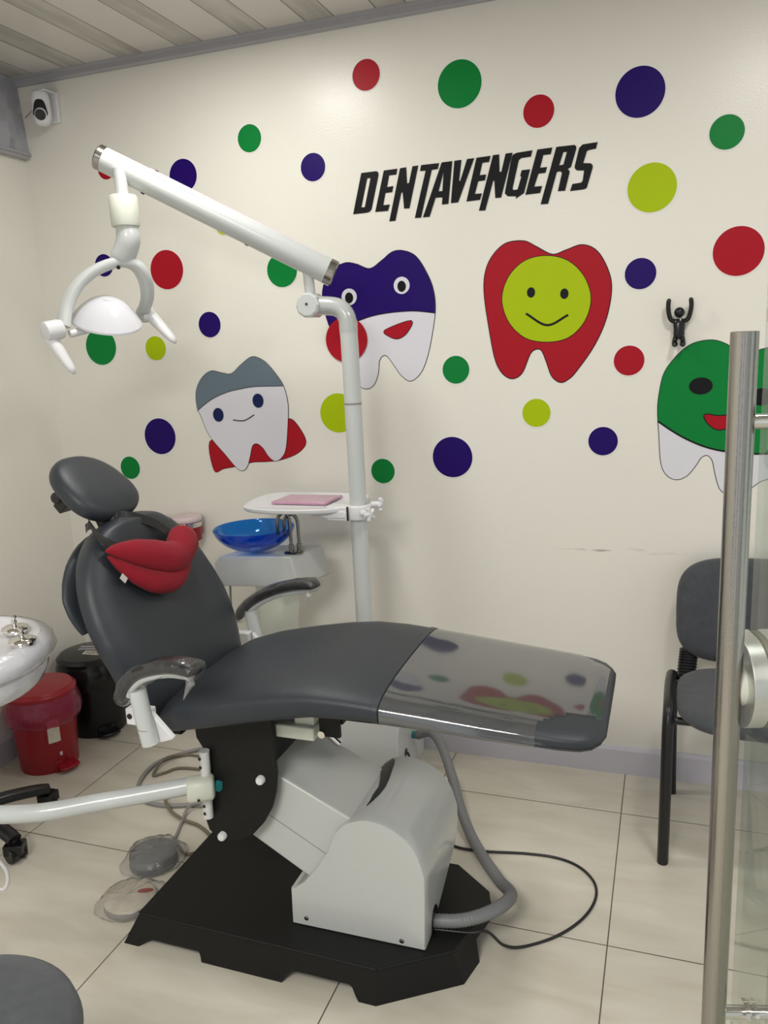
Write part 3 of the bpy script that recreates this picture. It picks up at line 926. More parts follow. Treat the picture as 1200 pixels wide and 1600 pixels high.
# under-seat mechanism
MB().box((-0.82, -1.06, 0.605), (0.10, 0.07, 0.034)).box((-0.80, -1.05, 0.645), (0.052, 0.06, 0.05)).build('actuator', MT['ivory'], chair, bevel=0.004)
MB().box((-0.735, -1.075, 0.635), (0.052, 0.012, 0.075)).box((-0.712, -1.02, 0.66), (0.012, 0.09, 0.07)).build('seat_bracket', MT['black_steel'], chair, bevel=0.001)
MB().lathe([(0.009, 0), (0.009, 0.008)], (-0.753, -1.081, 0.605), (0, -1, 0), 16).build('pivot_pin', MT['chrome'], chair)
MB().box((-0.70, CY, 0.672), (0.72, 0.26, 0.030)).build('seat_frame', MT['black_steel'], chair, bevel=0.003)

# seat and leg cushions
S = [(-1.120, .645, .680, .215), (-1.112, .628, .695, .234), (-1.085, .619, .714, .246), (-1.0, .637, .742, .250), (-0.90, .660, .763, .251), (-0.80, .684, .780, .251),
     (-0.72, .701, .788, .25), (-0.64, .706, .786, .249), (-0.585, .708, .781, .247), (-0.562, .7075, .778, .246), (-0.54, .706, .775, .244), (-0.45, .702, .767, .240),
     (-0.35, .697, .757, .236), (-0.27, .692, .750, .232), (-0.19, .686, .743, .226), (-0.150, .684, .739, .218), (-0.128, .685, .735, .205), (-0.112, .690, .729, .184), (-0.103, .698, .722, .155)]
SX = [s[0] for s in S]
def seat_ring(x, grow_=0.0, n=4.8, seg=72, lower=0.0):
    zb, zt, hw = (interp(SX, [s[i] for s in S], x) for i in (1, 2, 3))
    zc, hz = (zb + zt) / 2, (zt - zb) / 2 + grow_
    hw += grow_
    def fn(a, b):
        q = abs(a) / max(hw, 1e-4)
        if b > 0:
            b = b - 0.010 * q ** 2.5
            a = a * (1 - 0.06 * (b / max(hz, 1e-4)) ** 2)
        return a, b
    return superring((x, CY, zc), (0, 1, 0), (0, 0, 1), hw, hz, n, seg, fn)
def frange(a, b, n):
    return [a + (b - a) * i / n for i in range(n + 1)]
xs_seat = [-1.120, -1.115, -1.108, -1.10, -1.08] + frange(-1.05, -0.58, 24) + [-0.565]
mb = MB().loft([seat_ring(x) for x in xs_seat])
mb.build('seat', MT['vinyl'], chair, angle=80)
mb = MB().loft([seat_ring(-0.576, -0.001), seat_ring(-0.574, 0.0025), seat_ring(-0.560, 0.0025), seat_ring(-0.558, -0.001)])
mb.build('seam_welt', MT['vinyl'], chair, angle=50)
xs_leg = frange(-0.558, -0.15, 22) + [-0.138, -0.128, -0.12, -0.112, -0.107, -0.103]
leg_rest = MB().loft([seat_ring(x) for x in xs_leg]).build('leg_rest', MT['vinyl'], chair, angle=80)
# clear cover pulled over the leg rest, open corners at the foot end
vs, fs = [], []
seg = 72
xs_cov = frange(-0.556, -0.115, 44)
keep = []
for x in xs_cov:
    for p in seat_ring(x, 0.0022):
        vs.append(p)
for i in range(len(xs_cov) - 1):
    for j in range(seg):
        xm = (xs_cov[i] + xs_cov[i + 1]) / 2
        p = vs[i * seg + j]
        dy = abs(p.y - CY)
        # rounded open corner patches
        cutn = ((xm + 0.125) / 0.115) ** 2 + ((p.y - CY + 0.225) / 0.10) ** 2 < 1 or (p.z < 0.715 and xm > -0.225 and p.y < CY)
        cutf = ((xm + 0.11) / 0.075) ** 2 + ((p.y - CY - 0.235) / 0.08) ** 2 < 1
        if cutn or cutf or (p.z < 0.69 and dy < 0.2):
            continue
        fs.append((i * seg + j, i * seg + (j + 1) % seg, (i + 1) * seg + (j + 1) % seg, (i + 1) * seg + j))
cv = MB().add(vs, fs).build('clear_cover', MT['clear_film'], chair, angle=80)
cv['label'] = 'clear glossy plastic cover'

# backrest
A = radians(22)
UP = Vector((-sin(A), 0, cos(A)))
NR = Vector((cos(A), 0, sin(A)))
BO = Vector((-1.15, CY - 0.006, 0.66))
def BK(v, u, w):
    return BO + Vector((0, 1, 0)) * v + UP * u + NR * w
BH = [(-.035, .19), (-.02, .212), (0.0, .224), (.05, .240), (.10, .252), (.18, .262), (.24, .258), (.30, .245), (.34, .230), (.38, .206), (.41, .178), (.435, .143), (.452, .108), (.464, .068), (.469, .03)]
def back_ring(u, scale=1.0, w0=-0.062, w1=0.045, n=3.2, seg=64, dish=0.012, uo=0.0):
    hw = interp([b[0] for b in BH], [b[1] for b in BH], u) * scale
    wc, hwz = (w0 + w1) / 2, (w1 - w0) / 2
    e = min(1.0, max(0.25, (0.475 - u) / 0.03)) * min(1.0, max(0.5, (u + 0.045) / 0.03))
    hwz *= e ** 0.5
    def fn(a, b):
        q = a / max(hw, 1e-3)
        if b > 0:
            b -= dish * max(0, 1 - (q / 0.78) ** 2) * min(1, max(0, (0.44 - u) / 0.1))
            b -= 0.010 * abs(q) ** 3
            # side bolster crease at shoulder height
        return a, b
    bulge = 0.012 * math.exp(-((u - 0.13) / 0.12) ** 2)
    return superring(BK(0, u + uo, wc + bulge), (0, 1, 0), NR, hw, hwz, n, seg, fn)
us = [-.035, -.03, -.02, -.01] + frange(0, .44, 34) + [.447, .453, .458, .463, .467, .469]
MB().loft([back_ring(u) for u in us]).build('backrest', MT['vinyl'], chair, angle=80)
MB().loft([back_ring(u, 0.84 + 0.17 * min(1, max(0, (u - .24) / .10)) ** 0.6, -0.088, -0.050, 3.5, dish=0, uo=-0.012) for u in us if u > 0.24]).build('backrest_shell', MT['vinyl'], chair, angle=80)
MB().box(BK(0, -0.02, -0.03), (0.05, 0.20, 0.16)).build('hinge_block', MT['black_steel'], chair, bevel=0.004)

# headrest
HC = Vector((-1.400, CY - 0.012, 1.168))
HA = radians(49)
hup = Vector((-sin(HA), 0, cos(HA)))
hn = Vector((cos(HA), 0, sin(HA)))
rings = []
for k in range(25):
    t = -1 + 2 * k / 24
    u = 0.108 * math.copysign(abs(sin(t * pi / 2)) , t)
    e = max(0.0, 1 - abs(u / 0.108) ** 2.6) ** (1 / 2.3)
    hv = 0.115 * max(e, 0.04) * (1 - 0.10 * (u / 0.108))
    hw = 0.040 * max(e, 0.05) ** 0.7
    rings.append(superring(HC + hup * u, (0, 1, 0), hn, hv, hw, 2.7, 48, lambda a, b: (a, b - (0.008 * (1 - (a / 0.13) ** 2) if b > 0 else 0))))
MB().loft(rings).build('headrest', MT['vinyl'], chair, angle=80)
MB().box(HC - hn * 0.045 + hup * 0.02, (0.09, 0.12, 0.03), Matrix.Rotation(-(pi / 2 - HA) + pi / 2 - pi / 2, 3, 'Y')).cyl(HC - hn * 0.045 + hup * 0.03 + Vector((0, -0.088, 0)), HC - hn * 0.045 + hup * 0.03 + Vector((0, 0.088, 0)), 0.015).build('headrest_joint', MT['black_plastic'], chair, bevel=0.004)
MB().box(BK(0, 0.44, -0.045), (0.012, 0.09, 0.30), Matrix.Rotation(-A, 3, 'Y')).build('headrest_bar', MT['black_steel'], chair, bevel=0.002)

# armrests
def armrest(pts, y, wrapped, sg):
    path = spline([(x, y, z) for x, z in pts], 6)
    n = len(path)
    pad = MB()
    T = []
    rings = []
    for i, p in enumerate(path):
        t = (path[min(i + 1, n - 1)] - path[max(i - 1, 0)]).normalized()
        u = i / (n - 1)
        e = min(1, (u + 0.012) / 0.10) ** 0.5 * min(1, (1.012 - u) / 0.12) ** 0.5
        hw = (0.020 + 0.012 * u) * e
        hh = (0.0155 + 0.001 * sin(pi * u)) * e
        nn = Vector((-t.z, 0, t.x))
        rings.append(superring(p, (0, 1, 0), nn, hw * .95, hh * .95, 2.6, 28))
    pad.loft(rings)
    a = pad.build('armrest', MT['pad'], chair, angle=80)
    # carrier under the pad
    mb = MB()
    sub = path[int(n * .12):int(n * .88)]
    rr = []
    for i, p in enumerate(sub):
        t = (sub[min(i + 1, len(sub) - 1)] - sub[max(i - 1, 0)]).normalized()
        nn = Vector((-t.z, 0, t.x))
        rr.append(superring(p - nn * 0.0205, (0, 1, 0), nn, 0.014, 0.007, 3, 16))
    mb.loft(rr)
    mb.build('armrest_carrier', MT['arm_white'], a, angle=60)
    # post
    x0, z0 = pts[0][0] + 0.045, pts[0][1] + 0.035
    pm = MB()
    pm.tube([(x0, y, z0), (x0 + 0.008, y, z0 - 0.06), (x0 + 0.020, y, z0 - 0.128)], 0.0195, 20)
    po = pm.build('armrest_post', MT['arm_white'], chair)
    MB().lathe([(0.0200, 0), (0.0203, 0.001), (0.0200, 0.002)], (x0 + 0.0125, y, z0 - 0.09), (0.1, 0, 1), 20).build('post_seam', MT['tube_grey'], po)
    ml = MB().box((x0 - 0.020, y - sg * 0.030, z0 - 0.078), (0.062, 0.030, 0.040))
    ml.prism([(x0 + 0.015, z0 - 0.060), (x0 + 0.070, z0 - 0.118), (x0 + 0.030, z0 - 0.132), (x0 + 0.010, z0 - 0.13)], lambda a, b, t: Vector((a, t, b)), y - sg * 0.014, y - sg * 0.030)
    mo = ml.build('armrest_mount', MT['white_plastic'], chair, bevel=0.003)
    MB().lathe([(0.0065, 0), (0.0065, 0.002)], (x0 - 0.040, y - sg * 0.030 - 0.0152, z0 - 0.076), (0, -1, 0), 14).build('mount_hole', MT['black_gloss'], mo)
    if wrapped:
        rings = []
        rnd = random.Random(int(y * 100))
        for i in range(0, n):
            p = path[i]
            t = (path[min(i + 1, n - 1)] - path[max(i - 1, 0)]).normalized()
            u = i / (n - 1)
            nn = Vector((-t.z, 0, t.x))
            e = min(1, (u + 0.05) / 0.10) ** 0.5 * min(1, (1.06 - u) / 0.12) ** 0.5
            drop = (0.006 + 0.014 * sin(pi * min(1, u * 1.6))) * (1 if sg < 0 else 0.5)
            r = superring(p - nn * drop * 0.5, (0, 1, 0), nn, (0.0215 + 0.012 * u) * e + 0.001, (0.0165 + drop * 0.5) * e, 2.4, 28)
            r = [q + Vector((0, 1, 0)) * (noise.noise(q * 60) * 0.003) + nn * (noise.noise(q * 45 + Vector((3, 1, 2))) * 0.003) for q in r]
            rings.append(r)
        w = MB().loft(rings).build('plastic_wrap', MT['crinkle'], a, angle=80)
        w['label'] = 'clear crinkled plastic wrap'
        e = path[int(n * .82)]
        MB().tube([e + Vector((0, -0.006, -0.018)), e + Vector((0.004, -0.010, -0.034)), e + Vector((-0.004, -0.010, -0.046)), e + Vector((-0.016, -0.012, -0.070))], [0.008, 0.010, 0.006, 0.001], 8).build('wrap_knot', MT['crinkle_haze'], a)
    return a
armrest([(-1.137, .742), (-1.122, .782), (-1.088, .816), (-1.045, .834), (-0.995, .844), (-0.950, .842), (-0.926, .836)], -1.300, True, -1)
armrest([(-1.215, .700), (-1.192, .738), (-1.150, .772), (-1.090, .802), (-1.030, .820), (-0.975, .828), (-0.940, .826)], -0.640, True, 1)

# ------------------------------------------------------------------ instrument arm and delivery unit (hinged on the chair)
iu = thing('instrument_unit', 'white oval instrument table with white tubular arm hinged to the black chair bracket', 'dental unit', (-1.60, -1.36, 0.44))
arm_path = spline([(-1.075, -1.128, 0.452), (-1.18, -1.188, 0.445), (-1.29, -1.255, 0.441), (-1.37, -1.310, 0.440), (-1.43, -1.338, 0.440), (-1.50, -1.360, 0.440), (-1.60, -1.378, 0.440)], 6)
MB().tube(arm_path, 0.0215, 24).build('arm_tube', MT['arm_white'], iu)
cd = Vector((-0.88, -0.46, -0.02)).normalized()
cc = Vector((-1.055, -1.146, 0.455))
mb = MB()
mb.loft([superring(cc - cd * 0.030, (-cd.y, cd.x, 0), (0, 0, 1), .022, .024, 2.6, 32), superring(cc - cd * 0.024, (-cd.y, cd.x, 0), (0, 0, 1), .028, .030, 2.8, 32),
         superring(cc + cd * 0.030, (-cd.y, cd.x, 0), (0, 0, 1), .029, .030, 2.8, 32), superring(cc + cd * 0.034, (-cd.y, cd.x, 0), (0, 0, 1), .026, .028, 2.6, 32)])
jc = mb.build('joint_collar', MT['ivory'], iu, angle=50)
MB().lathe([(0.0035, 0), (0.0035, 0.002)], cc + cd * 0.004 + Vector((0.012, -0.029, -0.014)), (0.45, -0.88, -0.1), 12).build('set_screw', MT['black_gloss'], jc)
hp = MB()
hp.cyl((-1.050, -1.132, 0.484), (-1.048, -1.132, 0.548), 0.0125)
hp.cyl((-1.053, -1.132, 0.424), (-1.054, -1.132, 0.368), 0.0125)
ho = hp.build('hinge_pin', MT['white_paint'], iu)
for z in (0.531, 0.508, 0.404, 0.384):
    MB().lathe([(0.0042, 0), (0.0042, 0.002)], (-1.055, -1.1443, z), (-0.35, -1, 0), 12).build('hinge_screw', MT['black_gloss'], ho)
MB().lathe([(0.013, 0), (0.013, 0.012)], (-1.030, -1.12, 0.452), (1, -0.3, -0.1), 16).build('air_coupling', MT['teal'], iu)

# oval head: top ring, body
UC = Vector((-1.605, -1.352, 0))
def oval(z, rx, ry, n=2.3, seg=64):
    return superring((UC.x - 0.04, UC.y, z), Vector((0.93, 0.37, 0)), Vector((-0.37, 0.93, 0)), rx + 0.045, ry, n, seg)
body = MB().loft([oval(.728, .175, .16), oval(.734, .200, .186), oval(.745, .213, .199), oval(.770, .224, .210), oval(.806, .231, .217)])
bo = body.build('table_body', MT['gloss_white'], iu, angle=50)
rim = MB().loft([oval(.802, .232, .218), oval(.803, .240, .226), oval(.807, .244, .230), oval(.830, .242, .228), oval(.840, .236, .222), oval(.850, .224, .210), oval(.8525, .214, .200), oval(.851, .198, .184), oval(.846, .192, .178), oval(.8455, .05, .04)])
rm = rim.build('table_rim', MT['gloss_white'], iu, angle=60)
rw = []
for (z, rx, ry) in ((.758, .208, .196), (.79, .228, .214), (.812, .247, .233), (.836, .2425, .2285), (.849, .232, .218), (.8545, .214, .2)):
    r = oval(z, rx, ry)
    rw.append([q + Vector((noise.noise(q * 40), noise.noise(q * 40 + Vector((5, 5, 5))), noise.noise(q * 30 + Vector((9, 2, 5))))) * 0.003 for q in r])
w = MB().loft(rw, cap=False).build('plastic_wrap', MT['crinkle'], rm, angle=80)
w['label'] = 'clear crinkled plastic wrap'
MB().tube([(-1.60, -1.378, 0.44), (-1.605, -1.375, 0.50), (-1.605, -1.36, 0.62), (-1.605, -1.352, 0.745)], 0.024, 20).build('riser_tube', MT['arm_white'], iu)
MB().tube(spline([(-1.56, -1.40, 0.745), (-1.50, -1.40, 0.42), (-1.47, -1.372, 0.30), (-1.50, -1.37, 0.245), (-1.58, -1.36, 0.30), (-1.62, -1.35, 0.45), (-1.62, -1.35, 0.740)], 8), 0.0045, 10).build('instrument_hose', MT['white_plastic'], iu)

def jar(x, y, lab):
    t = thing('steel_jar', lab, 'jar', (x, y, 0.8465), 'steel jars on the instrument table')
    MB().lathe([(0.020, 0), (0.026, 0.002), (0.028, 0.008), (0.028, 0.012)], (x, y, 0.8465), seg=32).build('jar_body', MT['chrome'], t)
    l = MB().lathe([(0.030, 0.0115), (0.032, 0.013), (0.030, 0.017), (0.024, 0.020), (0.012, 0.0225), (0.004, 0.023)], (x, y, 0.8465), seg=36).build('jar_lid', MT['chrome'], t)
    MB().lathe([(0.004, 0.023), (0.0035, 0.027), (0.007, 0.029), (0.0072, 0.033), (0.004, 0.035), (0.004, 0.039), (0.008, 0.041), (0.0085, 0.045), (0.005, 0.048)], (x, y, 0.8465), seg=20).build('lid_knob', MT['chrome'], l)
jar(-1.408, -1.286, 'small shiny steel jar with knobbed lid, nearer the edge of the oval table')
jar(-1.490, -1.222, 'small shiny steel jar with knobbed lid, behind the other steel jar')

# ------------------------------------------------------------------ lips shaped pillow hanging on the backrest
lp = thing('lips_pillow', 'red plush lips shaped pillow strapped over the grey chair back', 'pillow', tuple(BK(0, 0.36, 0.05)))
def lobe(pts, name, fl=0.85):
    path = spline([BK(v - 0.008 - 0.008 * max(0, v) / 0.14, u, w) for v, u, w, r in pts], 6)
    rad = []
    n = len(pts)
    rs = [p[3] for p in pts]
    m = len(path)
    for i in range(m):
        rad.append(interp([k / (n - 1) for k in range(n)], rs, i / (m - 1)))
    return MB().tube(path, rad, 26, ref=NR, flat=fl)
upper = lobe([(-.172, .396, .056, .003), (-.145, .388, .062, .017), (-.100, .368, .072, .033), (-.050, .343, .080, .041), (-.005, .322, .084, .043), (.036, .320, .084, .041), (.070, .334, .082, .044), (.100, .346, .076, .046), (.126, .350, .070, .036), (.148, .346, .064, .012)], 'upper_lip')
lower = lobe([(-.168, .384, .052, .003), (-.145, .352, .056, .014), (-.112, .314, .062, .024), (-.070, .282, .068, .030), (-.020, .268, .070, .031), (.025, .274, .070, .029), (.062, .294, .068, .026), (.095, .318, .064, .020), (.120, .338, .060, .008)], 'lower_lip')
upper.build('upper_lip', MT['red_fabric'], lp, sub=1)
lower.build('lower_lip', MT['red_fabric'], lp, sub=1)
def strap(pts, w, name, parent):
    path = spline([BK(*p) for p in pts], 6)
    mb = MB()
    rings = []
    for i, p in enumerate(path):
        t = (path[min(i + 1, len(path) - 1)] - path[max(i - 1, 0)]).normalized()
        s_ = t.cross(NR).normalized()
        rings.append([p + s_ * w + NR * .001, p - s_ * w + NR * .001, p - s_ * w - NR * .001, p + s_ * w - NR * .001])
    mb.loft(rings)
    return mb.build(name, MT['black_plastic'], parent, smooth=False)
strap([(-.135, .392, .056), (-.152, .430, .036), (-.140, .460, .018), (-.112, .474, -.008), (-.10, .470, -.04)], .012, 'strap', lp)
strap([(.065, .375, .062), (.040, .415, .052), (-.005, .448, .040), (-.040, .470, .018), (-.055, .474, -.03)], .013, 'strap', lp)
MB().box(BK(-.158, .322, .056), (0.003, 0.022, 0.018), Matrix.Rotation(-A, 3, 'Y') @ Matrix.Rotation(0.5, 3, 'X')).build('fabric_tag', MT['tag'], lp)

# ------------------------------------------------------------------ operating light on its pole
ol = thing('dental_light', 'white dental lamp on a long slanted arm and tall white pole behind the chair', 'dental lamp', (-0.948, -0.28, 0.257))
PX, PY = -0.948, -0.28
pole = spline([(PX, PY, 0.257), (PX, PY, 1.2), (PX - 0.001, PY, 1.50)], 2) + spline([(PX - 0.002, PY, 1.535), (PX - 0.004, PY, 1.575), (PX - 0.018, PY, 1.603), (PX - 0.045, PY, 1.617), (PX - 0.085, PY, 1.622), (PX - 0.115, PY, 1.624)], 5)
po = MB().tube(pole, 0.0275, 28, ref=(0, 1, 0)).build('pole', MT['arm_white'], ol, angle=60)
MB().lathe([(0.0279, 0), (0.0279, 0.006)], (PX, PY, 1.313)).build('pole_joint_ring', MT['tube_grey'], po)
wr = [p for p in pole if p.z > 1.51]
w = MB().tube(wr, 0.0292, 24, ref=(0, 1, 0), cap=False).build('plastic_wrap', MT['pole_film'], po, angle=80)
JC = Vector((-1.070, PY, 1.625))
jn = MB().lathe([(0.033, -0.040), (0.039, -0.034), (0.039, 0.030), (0.033, 0.036)], JC, (0, 1, 0), seg=10).build('pivot_joint', MT['arm_white'], ol, angle=20)
MB().lathe([(0.004, 0), (0.004, 0.002)], JC + Vector((0, -0.040, 0.003)), (0, -1, 0), seg=12).build('joint_screw', MT['black_gloss'], jn)
A0 = Vector((-1.632, -0.52, 2.082))
A1 = Vector((-0.995, -0.268, 1.716))
ad = (A1 - A0).normalized()
MB().cyl(JC, (-1.072, PY - 0.016, 1.755), 0.0165).build('arm_stub', MT['white_paint'], ol)
am = MB().cyl(A0 + ad * 0.018, A1 - ad * 0.020, 0.0365, 0.0400, seg=40).build('spring_arm', MT['arm_white'], ol, angle=60)
MB().lathe([(0.033, 0), (0.0372, 0.004), (0.0372, 0.022)], A0, ad, 40).build('end_cap', MT['steel'], am)
MB().lathe([(0.036, 0), (0.0405, 0.004), (0.0405, 0.026)], A1 + ad * 0.004, -ad, 40).build('end_cap', MT['steel'], am)
an = Vector((0, 0, 1)) - ad * ad.z
an.normalize()
asd = ad.cross(an)
mb = MB()
for a_, b_ in ((0.155, 0.33),):
    rr = []
    for k in range(9):
        t = a_ + (b_ - a_) * k / 8
        c = A0 + ad * t
        rr.append([c + an * (0.0388 * cos(q)) - asd * (0.0388 * sin(q)) * -1 for q in [radians(x) for x in (-62, -45, -25, 0, 20, 40, 55)]] +
                  [c + an * (0.034 * cos(q)) - asd * (0.034 * sin(q)) * -1 for q in [radians(x) for x in (55, 40, 20, 0, -25, -45, -62)]])
    mb.loft(rr)
mb.build('arm_cover', MT['arm_white'], am, angle=40)
for t, s_ in ((0.175, 1), (0.16, -1), (0.50, -1)):
    MB().lathe([(0.006, 0), (0.006, 0.003)], A0 + ad * t + an * s_ * 0.0375, an * s_, 12).build('arm_screw', MT['black_gloss'], am)
MB().cyl((-1.558, -0.52, 2.04), (-1.556, -0.52, 1.94), 0.019).build('drop_rod', MT['arm_white'], ol)
MB().lathe([(0.033, 0), (0.041, 0.004), (0.0425, 0.012), (0.0425, 0.086), (0.038, 0.092)], (-1.556, -0.52, 1.872), seg=36).build('swivel_sleeve', MT['ivory'], ol, angle=50)
gn = spline([(-1.554, -0.52, 1.885), (-1.552, -0.52, 1.86), (-1.553, -0.52, 1.835), (-1.566, -0.52, 1.808), (-1.584, -0.522, 1.782), (-1.590, -0.524, 1.765)], 5)
MB().tube(gn, [0.032 + 0.004 * sin(pi * i / (len(gn) - 1)) - 0.008 * max(0, i / (len(gn) - 1) - 0.75) * 4 for i in range(len(gn))], 28, ref=(0, 1, 0)).build('gooseneck', MT['arm_white'], ol, angle=80)
# yoke
YK = [(-1.711, -0.66, 1.590), (-1.716, -0.633, 1.646), (-1.695, -0.607, 1.702), (-1.659, -0.58, 1.742), (-1.619, -0.553, 1.765), (-1.580, -0.527, 1.775), (-1.550, -0.50, 1.764), (-1.541, -0.473, 1.725), (-1.556, -0.447, 1.675), (-1.600, -0.42, 1.622)]
yp = spline(YK, 5)
yk = MB()
rings = []
yaxis = Vector((0.80, -0.58, 0.0)).normalized()
yface = (Vector(YK[-1]) - Vector(YK[0])).cross(Vector((0, 0, 1))).normalized()
for i, p in enumerate(yp):
    t = (yp[min(i + 1, len(yp) - 1)] - yp[max(i - 1, 0)]).normalized()
    nn = t.cross(yface).normalized()
    rings.append(superring(p, yface, nn, 0.027, 0.0165, 2.8, 24))
yk.loft(rings)
yo = yk.build('yoke', MT['arm_white'], ol, angle=70)
MB().lathe([(0.006, 0), (0.006, 0.003)], (-1.572, -0.555, 1.757), (0.3, -0.9, -0.5), 14).build('yoke_knob', MT['black_gloss'], yo)
HL, HR_ = Vector((-1.715, -0.665, 1.583)), Vector((-1.600, -0.415, 1.628))
HR_.z = 1.624
hax = (HR_ - HL).normalized()
MB().lathe([(0.022, -0.045), (0.029, -0.040), (0.030, 0.0), (0.027, 0.012)], HL - hax * 0.012, hax, 28).build('hinge', MT['white_plastic'], ol)
MB().lathe([(0.024, -0.012), (0.028, 0.0), (0.027, 0.025), (0.020, 0.030)], HR_, hax, 28).build('hinge', MT['white_plastic'], ol)
def handle(a, b, nm='handle'):
    a, b = Vector(a), Vector(b)
    pts = [a.lerp(b, k / 10) for k in range(11)]
    rad = [0.019, 0.022, 0.0225, 0.022, 0.021, 0.020, 0.0185, 0.0175, 0.016, 0.0135, 0.006]
    MB().tube(pts, rad, 22, flat=0.8).build(nm, MT['white_plastic'], ol, angle=80)
handle((-1.748, -0.69, 1.572), (-1.668, -0.690, 1.452))
handle((-1.598, -0.395, 1.632), (-1.500, -0.400, 1.530))
# lamp head: domed shell tilted between the hinges
LC = Vector((-1.645, -0.545, 1.606))
la = hax
lb = Vector((0, 0, 1)).cross(la).normalized()      # horizontal, across
tilt = Matrix.Rotation(radians(20), 3, la)
lu = tilt @ Vector((0, 0, 1))
lb = tilt @ lb
rings = []
for k in range(15):
    t = k / 14
    r = sin(t * pi / 2)
    h = 0.072 * (1 - r ** 2.2)
    rings.append([LC + la * (0.098 * r * cos(q)) + lb * (0.125 * r * sin(q)) + lu * h for q in [2 * pi * j / 48 for j in range(48)]])
rings[0] = [LC + la * (0.002 * cos(2 * pi * j / 48)) + lb * (0.002 * sin(2 * pi * j / 48)) + lu * 0.072 for j in range(48)]
rings.append([p - lu * 0.006 for p in rings[-1]])
rings.append([LC + (p - LC) * 0.93 for p in rings[-1]])
sh = MB().loft(rings).build('lamp_shell', MT['gloss_white'], ol, angle=60)
MB().lathe([(0.020, 0.0), (0.020, 0.002), (0.017, 0.0025)], LC + lu * 0.066 - lb * 0.012, lu, 24).build('shell_badge', MT['white_plastic'], sh)
MB().tube([HL + Vector((0.01, 0.02, -0.016)), LC + Vector((-0.02, -0.03, -0.022)), HR_ + Vector((0.0, -0.02, -0.026))], 0.0115, 16).build('cross_bar', MT['white_plastic'], ol)
MB().box(LC - lu * 0.012, (0.10, 0.07, 0.012), Matrix.Rotation(math.atan2(la.y, la.x), 3, 'Z')).build('lamp_block', MT['white_plastic'], ol, bevel=0.003)

# tray clamped on the pole
tr = thing('instrument_tray', 'white plastic tray with rounded corners clamped to the tall white pole', 'tray', (-1.2, -0.22, 0.975))
tp = [(-1.352, -0.300), (-1.366, -0.22), (-1.360, -0.130), (-1.325, -0.085), (-1.25, -0.072), (-1.12, -0.070), (-1.00, -0.085), (-0.965, -0.13), (-0.965, -0.28), (-0.995, -0.325), (-1.05, -0.358), (-1.15, -0.378), (-1.25, -0.378), (-1.325, -0.350)]
tps = spl2(tp, 6)
c_ = Vector((-1.18, -0.22))
def scl(poly, s):
    return [((p[0] - c_.x) * s + c_.x, (p[1] - c_.y) * s + c_.y) for p in poly]
rr = [[Vector((a, b, z)) for a, b in scl(tps, s)] for s, z in ((0.90, .970), (0.98, .9705), (1.0, .974), (1.0, .984), (0.985, .986), (0.955, .983), (0.93, .979), (0.5, .979))]
MB().loft(rr).build('tray_top', MT['white_plastic'], tr, angle=50)
MB().prism([(-1.10, 0.958), (-1.04, 0.950), (-0.975, 0.952), (-0.975, 0.974), (-1.10, 0.974)], lambda a, b, t: Vector((a, t, b)), -0.33, -0.27).build('tray_bracket', MT['white_plastic'], tr, bevel=0.004)
mb = MB().box((-1.006, -0.298, 0.966), (0.072, 0.056, 0.046)).lathe([(0.0282, 0.943), (0.043, 0.944), (0.0445, 0.948), (0.0445, 0.987), (0.043, 0.991), (0.0282, 0.991)], (PX, PY, 0), cap=False)
cl = mb.build('clamp_collar', MT['white_plastic'], tr, bevel=0.003)
mb.v = []; mb.f = []
mb.prism([(-0.971, -0.3190), (-0.9675, -0.3190), (-0.9675, -0.3275), (-0.971, -0.3275)], lambda a, b, t: Vector((a, b, t)), 0.944, 0.990)
mb.build('clamp_gap', MT['black_gloss'], cl)
for (a, d) in (((-0.916, -0.316, 0.968), (0.90, -0.42, 0.0)), ((-0.903, -0.262, 0.988), (1, 0.1, 0.0))):
    d = Vector(d).normalized()
    a = Vector(a)
    kn = MB().cyl(a - d * 0.008, a + d * 0.024, 0.0105)
    up_ = Vector((0, 0, 1))
    sd = d.cross(up_).normalized()
    for k in range(5):
        q = 2 * pi * k / 5 + 0.3
        e = up_ * cos(q) + sd * sin(q)
        kn.cyl(a + d * 0.026, a + d * 0.026 + e * 0.022, 0.0078, 0.0062, 12)
    kn.build('clamp_knob', MT['white_plastic'], tr, bevel=0.001)
MB().cyl((-1.262, -0.27, 0.972), (-1.262, -0.27, 0.950), 0.006).build('tray_peg', MT['dark_chrome'], tr)
pk = [(-1.268, -0.272), (-1.262, -0.142), (-1.062, -0.132), (-1.068, -0.268)]
tag(MB().prism(pk, lambda a, b, t: Vector((a, b, t + 0.002 * noise.noise(Vector((a * 20, b * 20, 0))))), 0.981, 0.990).build('sterile_packet', MT['pink'], origin=(-1.165, -0.2, 0.981), bevel=0.002),
    'flat pinkish purple packet lying on the white tray', 'packet')

# ------------------------------------------------------------------ spittoon unit
su = thing('spittoon_unit', 'grey white cuspidor cabinet on a slim column behind the chair', 'spittoon', (-1.30, -0.28, 0))
RZ = Matrix.Rotation(radians(9.5), 3, 'Z')
FC = Vector((-1.180, -0.352, 0.822))
ex, ey = Vector((0.992, 0.13, 0)), Vector((0.27, 0.963, 0))
def SU(a, b, z):
    return Vector((FC.x, FC.y, 0)) + ex * a + ey * b + Vector((0, 0, z))
mb = MB()
outer_t = [(-0.232, 0), (0, 0), (0.0, 0.165), (-0.232, 0.165)]
fr = [(-0.262, .800), (-0.238, .822), (0.004, .822), (0.010, .816), (0.030, .722), (0.026, .716), (-0.235, .716), (-0.262, .77)]
mb.prism(fr, lambda a, b, t: SU(a, t, b), 0.0, 0.172)
mb.build('cabinet', MT['cabinet'], su, bevel=0.004, bseg=3)
